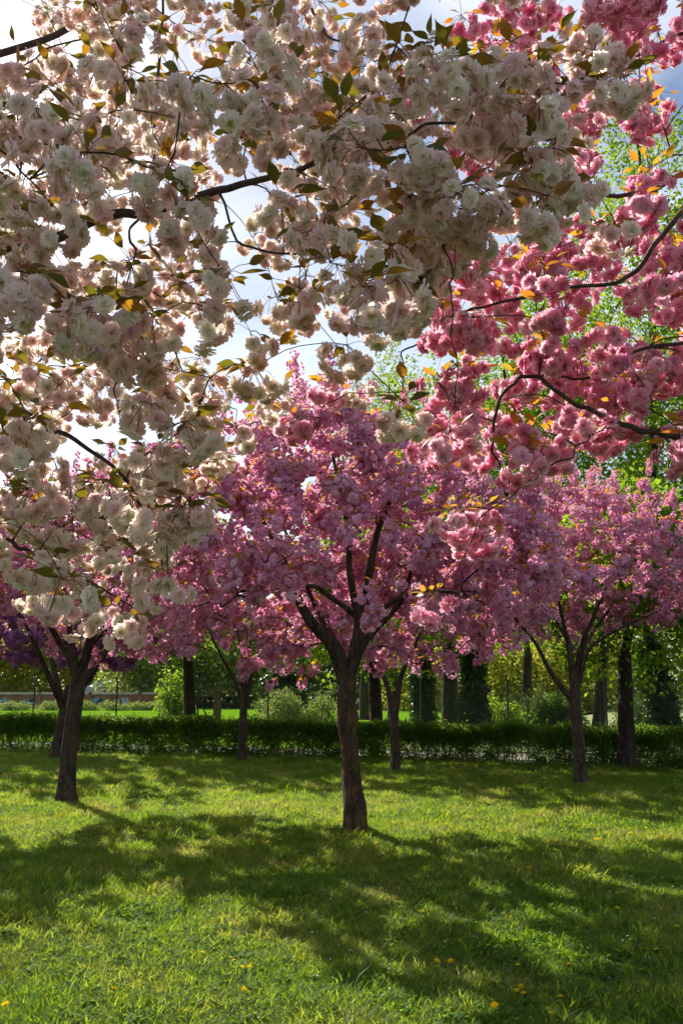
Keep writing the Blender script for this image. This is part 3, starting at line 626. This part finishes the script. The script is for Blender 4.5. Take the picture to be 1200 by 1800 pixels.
for q in np.arange(s0, s0+hL, .085):
    ss = q+rs.normal()*.03; p = np.array([*hp(ss, .15+.35*rs.rand()), 0]); d = np.array([rs.normal()*.09, rs.normal()*.06, 0])
    tube(b, [p-hb, p-hb+d*.5+[0, 0, .4], p-hb+d+[0, 0, .74]], [.009, .007, .004], 4)
    if rs.rand() < .7: tube(b, [p-hb+d*.3+[0, 0, .25], p-hb-d*1.5+[0, 0, .62]], [.005, .003], 4)
o = add('stems', b.me('stems', M['twig']), hedge); o['kind'] = 'stuff'
# chain-link fence on green posts
M['post'] = solid('green coated steel', [(.3, (.012, .030, .020)), (.7, (.020, .045, .030))], 12, .5, spec=.4)
M['wire'] = solid('galvanised wire', [(.3, (.10, .13, .11)), (.7, (.18, .21, .19))], 30, .5, spec=.4, metal=.3)
fo = 3.5; fb = np.array([*hp(s0, fo), 0]); fence = empty('chain_link_fence', fb); tag(fence, 'tall chain-link wire fence on slim dark green posts behind the hedge', 'fence')
def hs(px, h):                                        # run along the hedge line at which pixel column px meets offset h
    u = (px-600)/FPX/cP*.985; a = hA+hN*h; return (u*a[1]-a[0])/(hD[0]-u*hD[1])
b = MB(); tube(b, [(0, 0, 0), (0, 0, 1.72), (0, .0, 1.80), (-.04, -.03, 1.98)], [.026, .026, .026, .024], 8); post = b.me('post', M['post'])
posts = [hs(px, fo) for px in (-60, 76, 217, 356, 475, 600, 735, 883, 1050, 1215, 1380)]
for q in posts: add('post', post, fence, np.array([*hp(q, fo), 0])-fb, (0, 0, 0))
q = posts[3]
for sg in (-1, 1):
    b = MB(); p = np.array([*hp(q, fo), 1.35])-fb; e = np.array([*hp(q+sg*.75, fo), .02])-fb; tube(b, [p, e], [.02, .02], 8); add('brace', b.me('brace', M['post']), fence)
b = MB(); H_ = 1.75; pit = .075; L0, L1 = posts[0], posts[-1]
def fp(s_, z): return np.array([*hp(s_, fo-.03), z])-fb
V = []; F = []
for sg in (-1, 1):
    for q in np.arange(L0-(H_ if sg > 0 else 0), L1+(H_ if sg < 0 else 0), pit):
        a_, z0_, b2_, z1_ = q, .05, q+sg*H_, .05+H_
        if a_ < L0: z0_ += (L0-a_); a_ = L0
        if a_ > L1: z0_ += (a_-L1); a_ = L1
        if b2_ > L1: z1_ -= (b2_-L1); b2_ = L1
        if b2_ < L0: z1_ -= (L0-b2_); b2_ = L0
        if z1_-z0_ < .05: continue
        p, e = fp(a_, z0_), fp(b2_, z1_); r_ = .0022
        off = [np.array([hN[0], hN[1], 0])*r_, np.array([hD[0]*.87, hD[1]*.87, .5])*r_-np.array([hN[0], hN[1], 0])*r_*.5, -np.array([hD[0]*.87, hD[1]*.87, .5])*r_-np.array([hN[0], hN[1], 0])*r_*.5]
        o_ = np.array([hN[0], hN[1], 0])*(.003*sg)
        b.add([p+o_+x_ for x_ in off]+[e+o_+x_ for x_ in off], [(0, 1, 4, 3), (1, 2, 5, 4), (2, 0, 3, 5)])
for z in (.08,): tube(b, [fp(L0, z), fp(L1, z)], [.0018, .0018], 4)
o = add('wire_mesh', b.me('wire mesh', M['wire']), fence); o['kind'] = 'stuff'

def broadleaf(name, label, foot, trunk, rads, crown, n, per, kind, seed, cat='tree', group=None, scale=1., lobes=5, ivy=0, nlimb=5, spread=.2, hollow=.2, low=None):
    """broad-leaved tree: trunk, limbs, leafy shoots through the crown"""
    base = np.array([foot[0], foot[1], 0.]); root = empty(name, base); tag(root, label, cat, group)
    add('trunk', trunk_mesh('trunk', np.array(trunk)-base, rads, M['barkg'], seed, 16, .09, .3), root)
    g = Grow(trunk[-1]); c = np.array(crown[0]); rx, z0, z1 = crown[1:4]; rt = rads[-1]
    g.guide([np.array([c[0], c[1], c[2]]), np.array([c[0], c[1], c[2]+z1*.75])], rt*.85, rt*.15)
    T = crown_targets(n, c, rx, z0, z1, 0, hollow, lobes)
    ids = g.grow(T, .3, rx*.12+.15, .06, .05); P = []
    for i, k in enumerate(ids):
        pk = g.P[g.par[k]]
        for q in range(rs.poisson(per)):
            t = rs.uniform(.2, 1.1); P.append(pk*(1-t)+g.P[k]*t+rs.normal(size=3)*spread)
    if low is not None: P += list(low)
    P = np.array(P); g.build(root, base, M['barkg'], .004*scale, 2.4, rt*.8, 8)
    src = make_sources(root, base, SPR[kind], P[:3])
    scatter('crown', P, eulers(rdir(len(P))+np.array([0, 0, .5]), rs.rand(len(P))*6.28), rs.uniform(.75, 1.3, len(P))*scale, rs.randint(0, 3, len(P)), src, root, base)
    if ivy:
        tp = np.array(trunk); s_ = rs.rand(ivy)*(len(tp)-1); i = np.minimum(s_.astype(int), len(tp)-2); f = (s_-i)[:, None]
        c_ = tp[i]*(1-f)+tp[i+1]*f; rr = np.array(rads)[i][:, None]; th = rs.rand(ivy)*6.28
        N = np.stack([np.cos(th), np.sin(th), th*0], 1); Q = c_+N*(rr+rs.rand(ivy, 1)*.10+.34*np.maximum(vnoise(th*1.3+seed, c_[:, 2]*1.8+seed)-.45, 0)[:, None]); Q = Q[Q[:, 2] > .05]; N = N[:len(Q)]
        sv_ = make_sources(root, base, SPR['ivy'], Q[:3], 'ivy_shoot')
        scatter('ivy', Q, eulers(rdir(len(Q))*.6+np.array([0, 0, .6]), rs.rand(len(Q))*6.28), rs.uniform(.8, 1.4, len(Q)), rs.randint(0, 3, len(Q)), sv_, root, base)
    return root
def line(px0, py0, px1, py1, Y, k=4):
    return [at(px0+(px1-px0)*t, py0+(py1-py0)*t, Y) for t in np.linspace(0, 1, k)]
# young street trees in the hedge line
for (px, py, top, r0, nm, cx) in ((336, 1316, 1140, .17, 'fresh green tree with dark straight trunk in the hedge, left of centre', 300), (663, 1330, 1165, .16, 'fresh green tree with dark trunk standing in the hedge behind the middle cherry', 670),
                              (1102, 1352, 1150, .17, 'fresh green tree with dark straight trunk in the hedge at the right', 1120), (-70, 1313, 1140, .17, 'fresh green tree in the hedge beyond the left edge, its leaves reaching in', -60)):
    f = gnd(px, py); Y = f[1]; cc = at(cx, 1010, Y)
    broadleaf('street_tree', nm, f, [f]+line(px-1, py-40, px-6, top, Y, 3), [r0*1.15, r0, r0*.92, r0*.8], (cc, 2.5, 2.6, 1.9), 230, 6, 'green', 120+px, group='green trees in the hedge', scale=1.15, spread=.22)
# ivy-clad and bare-trunked tall trees behind the fence on the right
TT = [(745, 29, 610, 735, .26, 'green', 900, 'tall tree with ivy-clad slanting trunk behind the fence, left of a bare trunk', 800, 1.5, 150),
      (790, 31, 640, 788, .30, 'dull', 0, 'tall tree with bare thick trunk between two ivy-clad trunks behind the fence', 700, 1.7, 130),
      (833, 28, 560, 826, .28, 'green', 1000, 'tall tree with upright ivy-covered trunk behind the fence, right of centre', 880, 1.6, 150),
      (1165, 26, 140, 1140, .30, 'green', 900, 'very tall fresh green tree with ivy-dark leaning trunk behind the fence at the right', 1110, 1.6, 480),
      (1045, 33, 480, 1062, .22, 'green', 0, 'tall green tree with slim dark leaning trunk behind the fence, right', 980, 1.8, 220),
      (1225, 24, 330, 1215, .26, 'green', 0, 'tall green tree with bare dark trunk at the right edge', 1260, 1.5, 240)]
for i, (px, Y, ty, px1, r0, kd, ivy, nm, cx, sc, n_) in enumerate(TT):
    f = at(px, 1212, Y); f[2] = 0; tp = at(px1, 1130, Y); top = at(cx, ty, Y)
    z1 = top[2]; cz = 2.8+(z1-2.8)*.50; cc = np.array([top[0], Y, cz]); rx = min(4.2, 1.9+z1*.13)
    broadleaf('tall_tree', nm, f, [f, f*.7+tp*.3, f*.35+tp*.65, tp], [r0*1.25, r0, r0*.9, r0*.8], (cc, rx, cz-2.6, z1-cz), n_, 5.5, kd, 60+i, ivy=ivy, scale=sc*.8, group='tall trees behind the fence', spread=.35, hollow=.15, lobes=7)
# slender airy tree, far centre
for (px, Y, ty, rx, nm, n_) in ((690, 42, 600, 3.0, 'airy pale green poplar rising behind the middle cherry crown', 230), (640, 47, 690, 3.2, 'lower airy pale green poplar left of the taller one', 170), (925, 40, 520, 3.0, 'pale green airy tree behind the pink boughs at the right', 230)):
    f = at(px, 1212, Y); f[2] = 0; top = at(px, ty, Y); cz = 3+(top[2]-3)*.45
    broadleaf('poplar_tree', nm, f, [f, f+[0, 0, 1.5], f+[.1, 0, 3.2]], [.3, .25, .2], (np.array([f[0], Y, cz]), rx, cz-2.4, top[2]-cz), n_, 4.5, 'dull', 80+px, group='airy poplars far behind', scale=1.7, spread=.4, hollow=.1, lobes=7)
# shrubs
def shrub(name, label, px, Y, wpx, ztop, kind, n, sc=1., dens=1.):
    c = at(px, 1212, Y); c[2] = 0; root = empty(name, c); tag(root, label, 'shrub'); rx = wpx/FPX*Y*.5
    b = MB()
    for k in range(9):
        a = k*.7+.2; d = np.array([math.cos(a), math.sin(a)*.7])*rx*rs.uniform(.3, .8); tube(b, [(0, 0, 0), (d[0]*.5, d[1]*.5, ztop*.45), (d[0], d[1], ztop*rs.uniform(.6, .85))], [.03, .02, .008], 5)
    o = add('stems', b.me('stems', M['barkg']), root); o['kind'] = 'stuff'
    P = rs.uniform(-1, 1, (n, 3)); P[:, 2] = np.abs(P[:, 2]); a = np.arctan2(P[:, 1], P[:, 0]); rr = np.linalg.norm(P, axis=1)
    lim = .78+.45*(vnoise(a*2+px, P[:, 2]*3+px)-.3); k = (rr < lim) & (rr > .35*lim); P = P[k]
    P = c+P*np.array([rx, rx*.7, ztop]); src = make_sources(root, c, SPR[kind], P[:3])
    scatter('foliage', P, eulers(rdir(len(P))+np.array([0, 0, .7]), rs.rand(len(P))*6.28), rs.uniform(.7, 1.3, len(P))*sc, rs.randint(0, 3, len(P)), src, root, c)
shrub('shrub', 'rounded sunlit pale olive shrub behind the fence, left of the middle trunk', 500, 29, 120, 1.75, 'dull', 1700, .8)
shrub('shrub', 'smaller sunlit olive shrub touching the middle trunk', 560, 28, 80, 1.45, 'dull', 1000, .8)
shrub('shrub', 'dark evergreen shrub behind the pale olive shrubs', 500, 36, 110, 3.1, 'ivy', 2600, 1.8)
shrub('shrub', 'leafy green shrub by the fence corner, right edge of the field', 305, 27.5, 75, 2.3, 'green', 700, .9)
shrub('shrub', 'green shrub beside the ivy-covered trunks', 870, 30, 110, 1.5, 'green', 700, .9)
shrub('shrub', 'low green shrub behind the right cherry trunk', 985, 27, 120, 1.6, 'hedge', 1800, 2.0)
shrub('shrub', 'pale shrub in the meadow far right', 1125, 34, 130, 1.5, 'dull', 900, .9)
shrub('shrub', 'pale shrub in the meadow behind the tall trees', 930, 38, 160, 1.7, 'dull', 900, 1.)
# far woods
def woods(name, label, x0, x1, Y, zt, kind, n, sc):
    P = np.stack([rs.uniform(x0, x1, n), Y+rs.uniform(0, 9, n), rs.rand(n)**.8], 1); lim = zt*(.62+.6*fbm(P[:, 0]/6.+x0, P[:, 0]*0+2)); P[:, 2] *= lim
    src = [add('leafy_shoot', m_, None, p, (0, 0, k)) for k, (m_, p) in enumerate(zip(SPR[kind], P[:3]))]
    o = scatter(name, P, eulers(rdir(n)+np.array([0, 0, .5]), rs.rand(n)*6.28), rs.uniform(.7, 1.4, n)*sc, rs.randint(0, 3, n), src)
    for q in src: q.parent = o
    tag(o, label, 'woods', kind='stuff')
woods('woods', 'yellow-green woods far behind the brick wall', -85, -6, 108, 10, 'yellow', 4200, 6)
woods('woods', 'dark green woods far behind the shrubs', -22, 26, 78, 9, 'dull', 4200, 4.5)
woods('woods', 'pale yellow-green woods beyond the meadow', 2, 22, 66, 6, 'yellow', 1500, 3.0)
woods('woods', 'grey-green woods beyond the meadow at the right', 10, 62, 72, 8, 'dull', 3200, 3.6)
# ------------------------------------------------------------------ brick wall across the field with road and cars behind
M['brick'] = solid('weathered red brick', [(.3, (.16, .070, .045)), (.55, (.24, .11, .07)), (.75, (.30, .17, .12))], 1.2, .9, .3, bscale=9)
M['brickd'] = solid('sooty brown brick', [(.3, (.07, .04, .028)), (.7, (.15, .085, .05))], 6, .9, .3, bscale=20)
M['coping'] = solid('pale stone coping', [(.3, (.36, .33, .27)), (.7, (.48, .44, .36))], 2, .9, .2)
WY = 76.0; wb = np.array([-36., WY, 0]); wall = empty('brick_wall', wb); tag(wall, 'long low red brick wall with pale coping and graffiti across the field', 'wall')
x = -34.
while x < 22:
    b = MB(); b.box((x, 0, 0), (x+3.97, .45, 1.18)); add('wall_panel', b.me('wall panel', M['brick'], False), wall)
    b = MB(); b.box((x, -.10, 1.182), (x+3.97, .55, 1.36)); add('coping_stone', b.me('coping', M['coping'], False), wall)
    b = MB(); b.box((x+3.98, -.12, 0), (x+4.38, .45, 1.18)); add('pier', b.me('pier', M['brick'], False), wall); x += 4.39
M['gw'] = solid('white spray paint', [(.3, (.34, .36, .42)), (.7, (.5, .52, .58))], 3, .7); M['gb'] = solid('blue spray paint', [(.3, (.10, .22, .36)), (.7, (.2, .36, .5))], 3, .7)
for i, gx_ in enumerate((-1.5, 1.2, 6.2, 8.6, 10.4, 14.2, 16.5, -8, -5.4)):
    for k in range(2):
        b = MB(); t = np.linspace(0, 5.2, 18); r_ = np.random.RandomState(500+i*3+k); a1, a2, p1 = r_.uniform(.15, .5), r_.uniform(.1, .32), r_.rand()*6
        w1, w2 = r_.uniform(.7, 2.6, 2); P = np.stack([gx_+k*.5+a1*np.cos(t*w1+p1)+.03*t, t*0-.004-.003*k, .55+a2*np.sin(t*w2+p1)], 1); V = []
        for j in range(len(P)):
            d = unit(P[min(j+1, 17)]-P[max(j-1, 0)]); nrm = np.array([-d[2], 0, d[0]])*.10; V += [P[j]-nrm, P[j]+nrm]
        V = [np.array([v[0], v[1], min(max(v[2], .05), 1.16)]) for v in V]
        add('graffiti', mesh('graffiti', V, [(2*j, 2*j+2, 2*j+3, 2*j+1) for j in range(17)], M['gw' if (i+k) % 3 else 'gb'], False), wall)
sheet('road', [(-90, WY+.6), (-8, WY+.6), (-8, 100), (-90, 100)], 1.0, M['path'], 'raised road behind the brick wall', 'road')
for i, (px, w_) in enumerate(((30, 60), (95, 70), (150, 60), (200, 60), (240, 70), (275, 50))):
    shrub('shrub', ('grey-green shrub at the foot of the brick wall, %s of six' % ('leftmost', 'second', 'third', 'fourth', 'fifth', 'rightmost')[i]), px, 68, w_, .55+.12*(i % 2), 'dull', 420, 1.3)
def car(label, px, Y, z, rz, paint):
    c = at(px, 1212, Y); c[2] = z; root = empty('parked_car', c); root.rotation_euler.z = rz; tag(root, label, 'car', 'cars parked above the wall')
    pr = [(-2.05, .30), (-2.08, .72), (-1.95, .92), (-1.25, .98), (-.72, 1.40), (-.2, 1.47), (.75, 1.46), (1.45, 1.12), (1.98, .98), (2.08, .70), (2.05, .30)]
    b = MB(); n_ = len(pr); sec = []
    for yy, inn in ((-.80, .0), (-.86, .0), (.86, .0), (.80, .0)):
        sec.append([(x_, yy*(1 if z_ < 1 else .80), z_) for x_, z_ in pr])
    V = sum(sec[1:3], []); F = [(i_, (i_+1) % n_, n_+(i_+1) % n_, n_+i_) for i_ in range(n_)]+[tuple(range(n_-1, -1, -1)), tuple(range(n_, 2*n_))]
    b.add(V, F); add('body', b.me('car body', paint, False), root)
    for sy in (-1, 1):
        b = MB(); y = sy*.80
        Q = [(-1.12, 1.0), (-.68, 1.36), (.72, 1.42), (1.32, 1.08)]
        V = [(x_, sy*(.872-.17*(z_-1.0)/.45), z_) for x_, z_ in Q]; b.add(V, [(0, 1, 2, 3)]); add('window', b.me('car window', M['carglass'], False), root)
        for wx in (-1.3, 1.3):
            b = MB(); t = np.linspace(0, 6.283, 15)[:-1]
            V = [(wx+.31*math.cos(a), sy*.70, .31+.31*math.sin(a)) for a in t]+[(wx+.31*math.cos(a), sy*.885, .31+.31*math.sin(a)) for a in t]
            b.add(V, [(i_, (i_+1) % 14, 14+(i_+1) % 14, 14+i_) for i_ in range(14)]+[tuple(range(14, 28)), tuple(range(13, -1, -1))]); wh = add('wheel', b.me('wheel', M['rubber'], False), root)
            b = MB(); b.add([(wx+.19*math.cos(a), sy*.889, .31+.19*math.sin(a)) for a in t]+[(wx, sy*.90, .31)], [(i_, (i_+1) % 14, 14) for i_ in range(14)]); add('hub_cap', b.me('hub cap', M['rail2'], False), wh)
    b = MB(); b.add([(-1.24, -.70, 1.005), (-1.24, .70, 1.005), (-.75, .66, 1.395), (-.75, -.66, 1.395)], [(0, 1, 2, 3)]); V = np.array(b.V); b.V = [tuple(v) for v in V+np.array([-.012, 0, .012])]; add('windscreen', b.me('windscreen', M['carglass'], False), root)
    return root
M['rail2'] = solid('wheel silver', [(.3, (.4, .4, .42)), (.7, (.5, .5, .52))], 5, .35, spec=.5, metal=.6); M['carglass'] = solid('car glass', [(.3, (.02, .025, .03)), (.7, (.03, .035, .04))], 2, .08, spec=.8); M['rubber'] = solid('rubber', [(.3, (.02, .02, .02)), (.7, (.03, .03, .03))], 5, .8)
M['paintg'] = solid('grey car paint', [(.3, (.20, .22, .25)), (.7, (.24, .26, .29))], 1, .25, spec=.6); M['paintd'] = solid('silver car paint', [(.3, (.36, .38, .42)), (.7, (.42, .44, .48))], 1, .25, spec=.6)
car('grey car parked above the brick wall, nearer the left trunk', 184, 92, 1.0, 1.15, M['paintg']); car('silver car parked above the brick wall, further right', 262, 94, 1.0, 1.2, M['paintd'])
# brick pillar and pale rail behind the fence
c = at(383, 1212, 31); c[2] = 0; pl = empty('brick_pillar', c); pl.rotation_euler.z = .15; tag(pl, 'brown brick gate pillar behind the fence corner', 'pillar')
b = MB(); b.box((-.14, -.14, 0), (.14, .14, 1.5)); add('shaft', b.me('pillar shaft', M['brickd'], False), pl)
b = MB(); b.box((-.16, -.16, 1.502), (.16, .16, 1.56)); add('cap', b.me('pillar cap', M['brickd'], False), pl)
M['rail'] = solid('white painted steel', [(.3, (.60, .60, .58)), (.7, (.72, .72, .70))], 9, .4, spec=.4)
c = at(570, 1212, 27); c[2] = 0; rl = empty('barrier_rail', c); tag(rl, 'pale low metal rail above the hedge beside the middle trunk', 'rail')
b = MB(); tube(b, [(-.55, 0, .55), (0, 0, .56), (.62, 0, .56)], [.03]*3, 8); add('rail', b.me('rail', M['rail']), rl)
for x_ in (-.5, .5):
    b = MB(); tube(b, [(x_, 0, 0), (x_, 0, .3), (x_, 0, .54)], [.022]*3, 8); add('post', b.me('rail post', M['rail']), rl)

# ================================================================== the two near cherry trees whose boughs fill the top of the view
GRID = """\
wwWWwWwWWWwwWWwwPp.PmPPP
.wWWWwwWwWWWWw..pPpWWPPP
wWWWW.wwwWWWwwWWWwWWWWPP
WWWWWWWWwWWWwppWWWWWWmPP
wWWWWWWwWWWWWWWWWWWWPPPP
WwwWWWWwWWWWWWWpwWWWP..p
WWWWwWWwWWWWWw.wwwWw..pp
WWWWWWWWWWWWWwWWWWpmw.pP
WWwWWwW.wWWWWWwWw.PPPwPP
wWWWW.WwWWWWwwWmPPPPPPpP
WWwWwwWWwwWwwWWPPPPPp.pP
WwWWWWWWwwWWWWwPPppp...p
WWwWWWw.wW.pWW.PpPPPpPPP
WwwWwWwWwW.pww.pPpPPPPPP
WWwWwWWWWW.p..mmPPpPPPpP
WWwwwwWwWwp...PPpPPpPP.p
WWwWWWWWw.p.....PPPPp..p
WwwWWWWw.........pPp....
WwWWWwWw........P.......
wWWWwWW.........P.......
.WWw.Ww.........P.......
.wWwWw.........p........
....W..................."""
def canopy(side):
    T = []
    rows = GRID.split('\n')
    for r_ in range(-4, len(rows)):
        for c_ in range(-5, 29):
            if 0 <= r_ and 0 <= c_ < 24: ch = rows[r_][c_]
            elif c_ < 0: ch = 'W' if r_ < 20 else '.'
            elif c_ >= 24: ch = 'P' if r_ < 17 else '.'
            else: ch = 'W' if c_ < 18 else 'P'
            out = r_ < 0 or c_ < 0 or c_ > 23
            if side == 'w': lam = {'W': 1.62, 'w': .5, 'm': .6}.get(ch, 0)
            else: lam = {'P': 1.9, 'p': .75, 'm': .8}.get(ch, 0)
            if r_ >= 12 and c_ < 9: lam *= 1.25
            if side == 'p' and r_ < 10 and c_ > 15 and ch in 'Ww' and not out: lam = .55
            for k in range(rs.poisson(lam*(.55 if out else 1))):
                x, y = 50*c_+rs.rand()*50, 50*r_-4+rs.rand()*50
                if side == 'w':
                    d = 1.75+2.1*rs.rand()**1.2+(.5 if (y < 150 and x < 400) else 0)+(.4 if y > 600 else 0)
                    if x > 650: d = rs.uniform(1.8, 2.5)
                    if x > 900 and rs.rand() < .35: continue
                else: d = rs.uniform(2.5, 3.8)
                T.append(at(x, y, d))
    return np.array(T)
def near_tree(name, label, foot, fork, r0, side, guides, FL, LF, fs, nleaf, leaf_list, tm):
    base = np.array([foot[0], foot[1], 0.]); fork = np.asarray(fork, float); root = empty(name, base); tag(root, label, 'cherry tree')
    add('trunk', trunk_mesh('trunk', np.array([base, base*.6+fork*.4+[.03, 0, 0], base*.3+fork*.7, fork])-base, [r0*1.2, r0, r0*.95, r0*.9], M['bark'], 11), root)
    g = Grow(fork)
    for (pts, a, b_, st) in guides: g.guide([at(*p) for p in pts], a*(.6 if side == 'w' else .42), b_*.6, 0 if st is None else g.nearest(at(*st)), jit=.006)
    T = canopy(side); ids = g.grow(T+np.array([0, 0, .05]), .12, .11, .07, .10)
    g.build(root, base, M['twig'], .0016, 3.1, None, 9)
    P, D, S, LP, LD, ST = [], [], [], [], [], []
    for i, k in enumerate(ids):
        tipp = g.P[k]; pk = g.P[g.par[k]]; n_ = 5+rs.poisson(5.5)
        cen = tipp-np.array([0, 0, .055])
        for q in range(n_):
            d = rs.normal(size=3); d[2] = d[2]*.75-.35; d = unit(d); p = cen+d*np.array([.070, .070, .048])*rs.uniform(.65, 1.15)
            P.append(p); D.append(d+rs.normal(size=3)*.3+np.array([0, 0, -.15])); S.append(rs.uniform(.82, 1.12)*fs)
            t = rs.uniform(.5, 1); ST.append((pk*(1-t)+tipp*t if np.linalg.norm(pk-tipp) < .15 else tipp, p-unit(D[-1])*.004))
        for q in range(rs.randint(4, 9) if rs.rand() < nleaf else 0):
            a = rs.rand()*6.28; d = np.array([math.cos(a), math.sin(a), rs.uniform(-.25, .7)]); LP.append(tipp+np.array([0, 0, .0])+d*rs.uniform(.01, .075)); ST.append((tipp, LP[-1]+d*.004)); LD.append(d)
    P = np.array(P); D = np.array(D); S = np.array(S); E = eulers(D, rs.rand(len(P))*6.28)
    puffs(root, base, 'blossom', 'blossom_mass', P, E, S, rs.randint(0, len(FL), len(P)), FL)
    # leaves point along local +X: turn X into the wanted direction
    LP = np.array(LP); LD = unit(np.array(LD)); az = np.arctan2(LD[:, 1], LD[:, 0]); el = np.arcsin(LD[:, 2])
    E = np.stack([rs.normal(size=len(LP))*.6, -el, az], 1)
    puffs(root, base, 'leaf', 'leaf_mass', LP, E, rs.uniform(.48, .90, len(LP)), rs.randint(0, len(LF), len(LP)), LF)
    b = MB()
    for a, c in ST:
        a = a-base; c = c-base; mid = (a+c)/2+np.array([0, 0, .008]); tube(b, [a, mid, c], [.0011, .0009, .0012], 3, False)
    o = add('flower_stalks', b.me('flower stalks', tm), root); o['kind'] = 'stuff'
    print(name, len(T), 'puffs', len(P), 'flowers', len(LP), 'leaves')
    return root
near_tree('cherry_tree', 'near white-flowered cherry tree whose boughs hang over the upper left of the view', (-2.9, 1.9), (-2.3, 2.1, 1.75), .13, 'w', [
    ([(-420, 520, 2.3), (-150, 470, 2.5), (60, 425, 2.6), (160, 398, 2.6), (255, 373, 2.6), (380, 335, 2.5), (450, 320, 2.4), (560, 285, 2.3), (700, 250, 2.2)], .045, .009, None),
    ([(268, 300, 2.7), (275, 200, 2.8), (281, 90, 2.9), (286, 0, 3.0), (290, -150, 3.1)], .012, .008, (262, 372, 2.6)),
    ([(232, 415, 2.5), (240, 460, 2.4), (247, 515, 2.35), (240, 590, 2.3), (212, 640, 2.3), (203, 690, 2.3), (215, 750, 2.25)], .007, .0035, (250, 375, 2.6)),
    ([(300, 505, 2.3), (370, 490, 2.3)], .004, .002, (247, 515, 2.35)),
    ([(780, 215, 2.15), (870, 192, 2.1), (930, 165, 2.1), (965, 148, 2.1), (1050, 130, 2.1)], .008, .004, (700, 250, 2.2)),
    ([(740, 330, 2.1), (775, 400, 2.0), (782, 440, 2.0), (793, 500, 2.0), (788, 560, 2.0), (805, 640, 2.05), (800, 700, 2.1)], .006, .0025, (700, 250, 2.2)),
    ([(-350, 300, 2.4), (-100, 130, 2.6), (100, 60, 2.9), (300, -60, 3.0), (500, -80, 2.8), (545, 20, 2.5), (590, 75, 2.3)], .032, .005, None),
    ([(-330, 620, 2.4), (-150, 690, 2.5), (0, 705, 2.6), (70, 745, 2.6), (160, 790, 2.6), (250, 880, 2.6), (290, 1005, 2.6)], .030, .004, None),
    ([(-360, 760, 2.4), (-120, 900, 2.6), (0, 945, 2.7), (50, 965, 2.7), (130, 1010, 2.7), (235, 1070, 2.7)], .024, .004, None),
    ([(420, 420, 2.3), (500, 450, 2.2), (600, 440, 2.2), (640, 530, 2.1), (660, 620, 2.1)], .008, .003, (380, 335, 2.5)),
    ([(300, 600, 3.0), (340, 680, 3.1), (420, 720, 3.2)], .006, .003, (247, 515, 2.35))],
    FLW, LFW, 1.12, .82, None, M['stalk'])
near_tree('cherry_tree', 'near deep-pink cherry tree reaching its boughs in from the upper right', (3.3, 3.3), (2.75, 3.25, 1.9), .12, 'p', [
    ([(1500, 330, 3.1), (1330, 300, 3.0), (1200, 305, 2.9), (1130, 338, 2.85), (1050, 344, 2.8), (960, 350, 2.75), (905, 392, 2.7)], .038, .006, None),
    ([(1450, 420, 3.1), (1290, 330, 3.0), (1200, 370, 2.8), (1150, 432, 2.75), (1100, 488, 2.75), (1040, 503, 2.75), (985, 510, 2.75), (880, 532, 2.8), (800, 560, 2.9), (715, 612, 3.0)], .030, .006, None),
    ([(1480, 760, 3.0), (1330, 775, 2.9), (1200, 768, 2.8), (1150, 760, 2.75), (1080, 740, 2.7), (1010, 708, 2.7), (945, 668, 2.7), (905, 670, 2.7), (873, 715, 2.7), (868, 800, 2.7), (880, 830, 2.7)], .034, .0045, None),
    ([(1040, 765, 2.65), (1000, 800, 2.6), (930, 850, 2.6), (880, 885, 2.6), (840, 920, 2.6), (815, 975, 2.6)], .008, .003, (1080, 740, 2.7)),
    ([(1460, 560, 3.1), (1320, 560, 3.0), (1200, 596, 2.9), (1110, 622, 2.85), (1040, 655, 2.8), (990, 664, 2.8), (950, 660, 2.8)], .026, .005, None),
    ([(1420, 100, 3.3), (1290, 40, 3.2), (1200, 60, 3.1), (1100, 100, 3.0), (1010, 112, 2.9), (930, 60, 2.9)], .030, .005, None),
    ([(700, 690, 3.0), (610, 690, 3.2), (560, 730, 3.3), (530, 800, 3.3)], .006, .003, (715, 612, 3.0))],
    FLP, LFP, 1.18, .80, None, M['stalk'])
